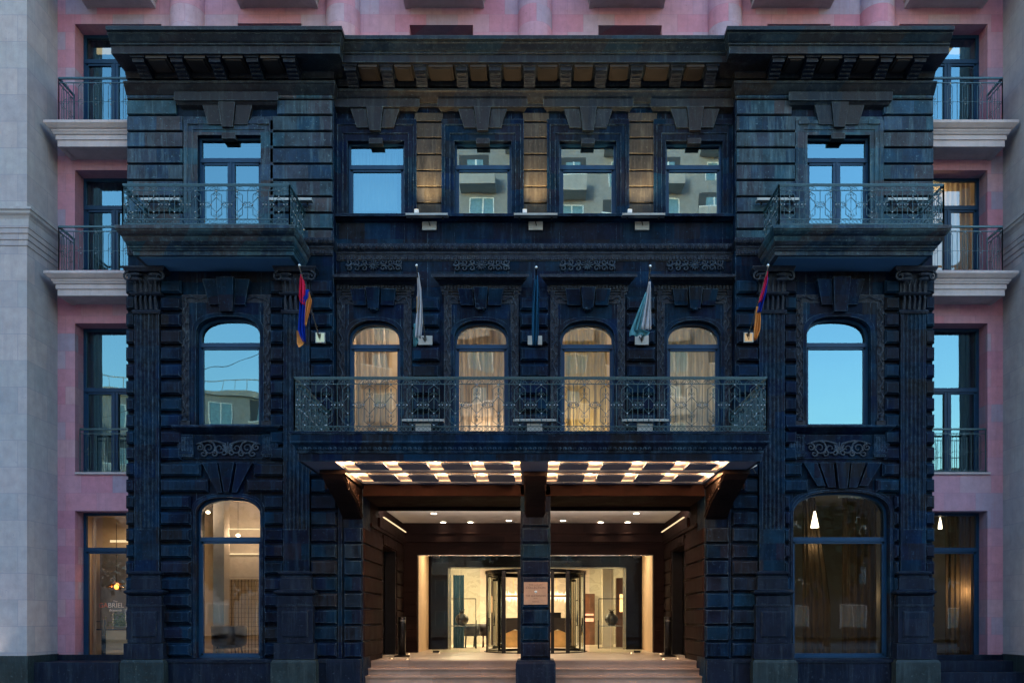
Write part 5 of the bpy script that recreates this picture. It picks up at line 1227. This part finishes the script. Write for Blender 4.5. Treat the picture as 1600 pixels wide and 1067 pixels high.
# ---- flags
def flag(i, bx, by, fx, fy, y0, lb, pieces):
    xb, zb = X(bx, y0 - .12), Z(by, y0 - .12); xf, zf = X(fx, -1.8), Z(fy, -1.8)
    o = thing('flag', lb, 'flag', (xb, y0, zb), 'flags on the facade')
    s = MB(); s.tube([(xb, y0 - .1, zb), (xf, -1.8, zf)], .016, 8); s.build('flagpole', STEEL if i != 3 else BLACKM, o)
    s = MB(); s.blob(xf, -1.8, zf + .03, .03, .03, .035, 10, 6); s.build('finial', STUD, o, True)
    s = MB(); s.box(xb - .05, xb + .05, y0 - .16, y0 - .1, zb - .06, zb + .08); s.tube([(xb, y0 - .1, zb + .02), (xb, y0 - .25, zb + .12)], .03, 8); s.build('bracket', BLACKM, o)
    for k, (mt, pts) in enumerate(pieces):
        # pts rows: (py, pxl, pxr); cloth hangs in folds a little behind the pole tip
        mb = MB(); n = 10; rows_ = []
        Y = -1.55
        # densify rows
        dense = []
        for r0, r1 in zip(pts[:-1], pts[1:]):
            for q in range(4): t_ = q / 4; dense.append(tuple(r0[j] + (r1[j] - r0[j]) * t_ for j in range(3)))
        dense.append(pts[-1])
        for r_, (py, a, b) in enumerate(dense):
            for q in range(n + 1):
                px = a + (b - a) * q / n; fold = .07 * math.sin(q * 1.5 + k + r_ * .08) * min(1, r_ / 5)
                mb.v.append((X(px, Y), Y + fold + .02 * k, Z(py, Y)))
        for r_ in range(len(dense) - 1):
            for q in range(n): a_ = r_ * (n + 1) + q; mb.f.append((a_, a_ + 1, a_ + n + 2, a_ + n + 1))
        c_ = mb.build('cloth' if k == 0 else ('cloth_fold' if k == 1 else 'cloth_edge'), mt, o, True)
        sm = c_.modifiers.new('thickness', 'SOLIDIFY'); sm.thickness = .006
    return o
RED = fabric('red_cloth', (.75, .03, .10), .25); BLU = fabric('blue_cloth', (.01, .05, .45), .25); ORA = fabric('orange_cloth', (.85, .35, .10), .25)
WHT = fabric('white_cloth', (.62, .66, .72), .3); TEA = fabric('teal_cloth', (.15, .42, .50), .3); NAV = fabric('navy_cloth', (.02, .10, .20), .3)
flag(1, 500, 533, 468, 417, 0, 'red, blue and orange flag hanging wide open at the left end of the long balcony',
     [(RED, [(428, 470, 472), (445, 467.5, 476), (462, 466.5, 476.5), (470, 467.5, 476), (476, 471, 476)]), (BLU, [(452, 476.5, 482), (462, 476.6, 481), (472, 466.5, 478), (500, 465.5, 476), (515, 464.5, 477), (525, 468, 477.5), (534, 473, 477.5)]),
      (ORA, [(455, 480.5, 482), (470, 477, 487), (476, 476.3, 486), (500, 475.5, 479), (508, 475.5, 476.5)])])
# lower orange tip of flag 1
o1 = [o for o in COL.objects if o.name == 'flag'][0]
mb = MB(); Y = -1.55; mb.v = [(X(px, Y), Y + dy, Z(py, Y)) for px, py, dy in ((463.5, 516, 0), (467, 517, .04), (475, 534, .02), (472, 538, .05), (467, 543, .0), (463.5, 536, .03))]; mb.f = [(0, 1, 2, 3, 4, 5)]
mb.build('cloth_tip', ORA, o1)
flag(2, 665, 536, 651, 417, YC, 'white flag with a faint gold emblem, second from the left',
     [(WHT, [(426, 652, 654), (450, 652.5, 657.5), (480, 651, 659.5), (505, 648.5, 660), (528, 646.5, 658)]), (TEA, [(505, 646.5, 649), (525, 645, 648), (532, 645, 654), (541, 645, 649)]), (fabric('gold_print', (.6, .42, .2), .2), [(462, 650.6, 656), (475, 650.2, 655.5), (488, 650, 653)])])
flag(3, 836, 535, 838, 420, YC, 'narrow dark navy flag furled round its pole over the middle of the balcony',
     [(NAV, [(430, 836.5, 840), (455, 833, 842), (480, 831.5, 842), (510, 831, 841.5), (540, 831.5, 840)])])
flag(4, 1003, 536, 1016, 418, YC, 'pale flag with blown teal edge, fourth from the left',
     [(WHT, [(440, 1014, 1016.5), (460, 1010, 1017), (490, 1004, 1017), (515, 998, 1017)]), (TEA, [(456, 1009, 1012), (490, 995, 1005), (515, 985, 1000), (520, 984, 1015), (524, 984, 1012)])])
flag(5, 1168, 530, 1200, 417, 0, 'red, blue and orange flag wrapped narrow round its pole, rightmost',
     [(RED, [(424, 1198, 1200), (440, 1195, 1198.5), (458, 1190, 1194.5), (472, 1186, 1190)]), (BLU, [(432, 1198.5, 1200), (455, 1190.5, 1197.5), (478, 1186, 1190.5), (488, 1183, 1188)]), (ORA, [(478, 1182.5, 1186.5), (495, 1181, 1188), (515, 1179, 1187), (530, 1178, 1182)])])
# boxes at the flagpoles' feet
for i, (a, b, t_, b_, yy_, lb) in enumerate(((494, 509, 521, 537, -.11, 'glowing pale box at the foot of the leftmost flagpole'), (654, 676, 526, 540, YC - .1, 'pale box at the foot of the second flagpole'), (824.6, 847, 526, 540, YC - .1, 'pale box at the foot of the middle flagpole'), (991.7, 1013, 525, 540, YC - .1, 'pale box at the foot of the fourth flagpole'), (1161, 1176, 521, 536, -.11, 'warm lit box at the foot of the rightmost flagpole'))):
    o = thing('wall_light', lb, 'wall light', (X(a, yy_), yy_, Z(b_, yy_)), 'square wall lights under the flags')
    s = MB(); s.box(X(a, yy_), X(b, yy_), yy_ - .07, yy_ + .02, Z(b_, yy_), Z(t_, yy_)); s.build('housing', LAMPB, o)
    if i in (0, 4):
        s = MB(); s.box(X(a, yy_) + .02, X(b, yy_) - .02, yy_ - .075, yy_ - .071, Z(b_, yy_) + .02, Z(t_, yy_) - .02); s.build('lens', emit('box_lens_%d' % i, (.75, 1, .85) if i == 0 else (1, .7, .4), .05), o)
    x = (X(a, yy_) + X(b, yy_)) / 2; s = MB(); s.tube([(x - .06, yy_ - .09, Z(t_, yy_) - .04), (x, yy_ - .09, Z(b_, yy_) + .05), (x + .02, yy_ - .09, Z(t_, yy_) - .03)], .012, 5); s.build('bracket', BLACKM, o)
# ---- canopy corner floodlights
for a, b, nm_ in ((483, 508, 'left'), (1181, 1160, 'right')):
    y = -1.6; x, z = X(a, y), Z(723, y); sgx = 1 if a < b else -1
    o = thing('floodlight', 'white tube floodlight tucked under the %s corner of the canopy' % nm_, 'floodlight', (x, y, z), 'floodlights under the canopy corners')
    s = MB(); s.tube([(x, y, z - .02), (x + sgx * .22, y + .1, z - .12)], .05, 10); s.build('housing', WHITE, o, True)
    s = MB(); s.tube([(x + sgx * .22, y + .1, z - .12), (x + sgx * .27, y + .12, z - .145)], .055, 10); s.tube([(x, y + .03, ZS), (x + sgx * .08, y + .05, z - .06)], .014, 6); s.build('bracket', BLACKM, o)
# ---- brass plaque
pa, pb_ = X(818.5, -.08), X(855.5, -.08); za, zb_ = Z(944, -.08), Z(909, -.08)
pq = thing('plaque', 'square bronze plaque with engraved lettering on the central pillar', 'sign', ((pa + pb_) / 2, -.08, za))
s = MB(); s.box(pa, pb_, -.10, -.07, za, zb_); s.build('plate', simple('bronze_plate', (.30, .22, .16), .45, .2, .1, 9), pq)
ENG = simple('engraved_letters', (.05, .03, .02), .6); xc = (pa + pb_) / 2
for body, py, sz in (('THE LUXURY', 913.5, .055), ('COLLECTION', 917.8, .075), ('THE ALEXANDER', 930.5, .062), ('HOTEL', 934.5, .03), ('YEREVAN', 939.8, .04)):
    text(pq, body, xc, -.101, Z(py, -.1), sz, ENG, ext=.001)
s = MB(); s.lathe(xc, 0, [], 3) if False else None
s.blob(xc, -.10, Z(924.4, -.1), .035, .006, .035, 16, 6); s.build('emblem', STUD, pq)
# ================================================================== GROUND, STREET AND THE OTHER SIDE (seen reflected in the glass)
s = MB(); s.box(-60, 60, -9, 1.2, GZ - .3, GZ); structure(s, 'pavement', PAVE)
s = MB(); s.box(-300, 300, -300, 300, GZ - .5, GZ - .31); structure(s, 'ground', ASPH)
s = MB(); s.box(-60, 60, -9.2, -9.0, GZ - .3, GZ + .004); structure(s, 'kerb', STEP)
s = MB(); s.box(-60, 60, -24, -9.2, GZ - .3, GZ - .14); structure(s, 'road', ASPH)
s = MB(); s.box(-60, 60, -34, -24, GZ - .3, GZ); structure(s, 'far_pavement', PAVE)
WG = simple('window_dark_glass', (.16, .3, .36), .15, 0, .2); WF = simple('white_window_frame', (.75, .78, .78), .5)
def block(name, lb, cx, cy, rz, wdt, dep, h, floors, bays, balc=True, roofrail=True):
    o = thing(name, lb, 'building', (0, 0, 0)); o.location = (cx, cy, GZ); o.rotation_euler = (0, 0, rz); WL[o.name] = (0, 0, 0)
    s = MB(); s.box(-wdt / 2, wdt / 2, -dep, 0, 0, h); s.build('wall', CONC if balc else CONC2, o)
    fh = h / floors
    bw = wdt / bays
    wm, fm, bm_, dk_ = MB(), MB(), MB(), MB()
    for f in range(floors):
        for b in range(bays):
            xc = -wdt / 2 + (b + .5) * bw; z0 = f * fh + .9; hh = fh * .5
            ww = bw * .22
            if (b + f) % 2 == 0 and balc and f > 0:
                bm_.box(xc - bw * .42, xc + bw * .28, .0, 1.5, f * fh - .1, f * fh + 1.0); dk_.box(xc - bw * .36, xc + bw * .22, -.05, .02, f * fh + 1.0, f * fh + fh - .15)
                wm.box(xc - bw * .2, xc + bw * .1, .02, .06, z0, z0 + hh); fm.box(xc - bw * .06, xc - bw * .03, .06, .09, z0, z0 + hh)
                fm.box(xc - bw * .42, xc + bw * .28, 1.45, 1.52, f * fh + 1.0, f * fh + 1.08)
            else:
                wm.box(xc - ww, xc + ww, -.05, .02, z0, z0 + hh); fm.box(xc - .05, xc + .05, .02, .07, z0, z0 + hh); fm.box(xc - ww - .08, xc - ww, -.02, .08, z0 - .05, z0 + hh + .05); fm.box(xc + ww, xc + ww + .08, -.02, .08, z0 - .05, z0 + hh + .05); fm.box(xc - ww, xc + ww, .0, .07, z0 + hh, z0 + hh + .08)
    wm.build('window_panes', WG, o); fm.build('window_frames', WF, o)
    if balc: bm_.build('balconies', CONC2, o); dk_.build('loggia_openings', DARKR, o)
    s = MB(); s.box(-wdt / 2 - .3, wdt / 2 + .3, -dep - .3, .3, h, h + .35)
    if roofrail:
        for i in range(int(wdt / 1.2)): s.box(-wdt / 2 + i * 1.2, -wdt / 2 + i * 1.2 + .05, .1, .15, h + .35, h + 1.2)
        s.box(-wdt / 2, wdt / 2, .1, .15, h + 1.15, h + 1.22)
    s.build('roof', CONC2, o)
    return o
block('apartment_tower', 'tall concrete apartment tower with balconies across the street, mirrored in the upper middle windows', 5.2, -46, 0, 23, 16, 44, 15, 6)
block('apartment_block', 'lower apartment block with roof railing across the street, mirrored in the left arched window', -33, -50, R(-20), 24, 14, 21, 6, 6, roofrail=True)
CONC, _c, CONC2, _c2 = stone('dark_brick', [(0, (.05, .045, .045)), (1, (.08, .07, .065))], bw=.5, bh=.2, stain=.4), CONC, stone('dark_render', [(0, (.07, .07, .075)), (1, (.09, .09, .09))], bw=3, bh=3), CONC2
block('apartment_block', 'low dark brick block across the street at the right, reflected in the ground floor glass', 38, -48, R(12), 36, 14, 14, 4, 8, False)
CONC, CONC2 = _c, _c2
block('apartment_block', 'low apartment block across the street at the far left', -64, -40, R(-35), 26, 14, 14, 5, 6, False)
block('apartment_block', 'middle height apartment block beside the concrete tower across the street', -12.0, -46.5, 0, 11, 14, 26, 9, 3)
block('apartment_block', 'low apartment block far down the street at the right', 72, -42, R(30), 34, 14, 12, 4, 8, False)
o = thing('overhead_cable', 'thin overhead cable across the street, mirrored in the left arched window', 'cable', (-40, -30, 9.6)); s = MB(); s.tube([(-40 + 2.5 * i, -30, 9.6 + .72 * i - .012 * i * (14 - i)) for i in range(15)], .018, 5); s.build('wire', BLACKM, o)
# street trees on the far pavement
LEAF = simple('tree_leaves', (.035, .06, .02), .6, 0, .4, 2); BARK = simple('tree_bark', (.06, .045, .035), .8, 0, .3, 10)
trm = {}
def tree(x, y, h, lb, seed):
    rr = random.Random(seed); o = thing('street_tree', lb, 'tree', (x, y, GZ), 'street trees across the road')
    s = MB(); s.tube([(x, y, GZ), (x + .1, y, GZ + h * .3), (x, y, GZ + h * .6)], .2, 8, .5)
    for i in range(6):
        a = i * 1.1; s.tube([(x, y, GZ + h * (.3 + .04 * i)), (x + math.cos(a) * h * .2, y + math.sin(a) * h * .2, GZ + h * (.55 + .05 * i))], .08, 6, .4)
    s.build('trunk', BARK, o)
    s = MB()
    for i in range(1500):
        u = rr.random() * 2 * math.pi; ph = math.acos(2 * rr.random() - 1); r_ = (rr.random() ** .4) * (1 + .25 * math.sin(3 * u) * math.sin(2 * ph))
        px, py, pz = x + r_ * h * .28 * math.sin(ph) * math.cos(u), y + r_ * h * .28 * math.sin(ph) * math.sin(u), GZ + h * .68 + r_ * h * .32 * math.cos(ph)
        q = Vector((rr.gauss(0, 1), rr.gauss(0, 1), rr.gauss(0, 1))).normalized(); u_ = q.orthogonal().normalized() * .22; v_ = q.cross(u_).normalized() * .22
        P0 = Vector((px, py, pz)); s.quad(tuple(P0 - u_), tuple(P0 - v_), tuple(P0 + u_), tuple(P0 + v_))
    s.build('crown', LEAF, o)
for i, (x, h) in enumerate(((-27, 9), (-18, 8), (-10, 7.5), (17, 8), (26, 9.5), (34, 8.5), (9, 6.5), (-2, 6.5))):
    tree(x, -28 - (i % 3), h, 'street tree across the road, number %s of the row seen only in reflections' % ('one', 'two', 'three', 'four', 'five', 'six', 'seven', 'eight')[i], i + 3)
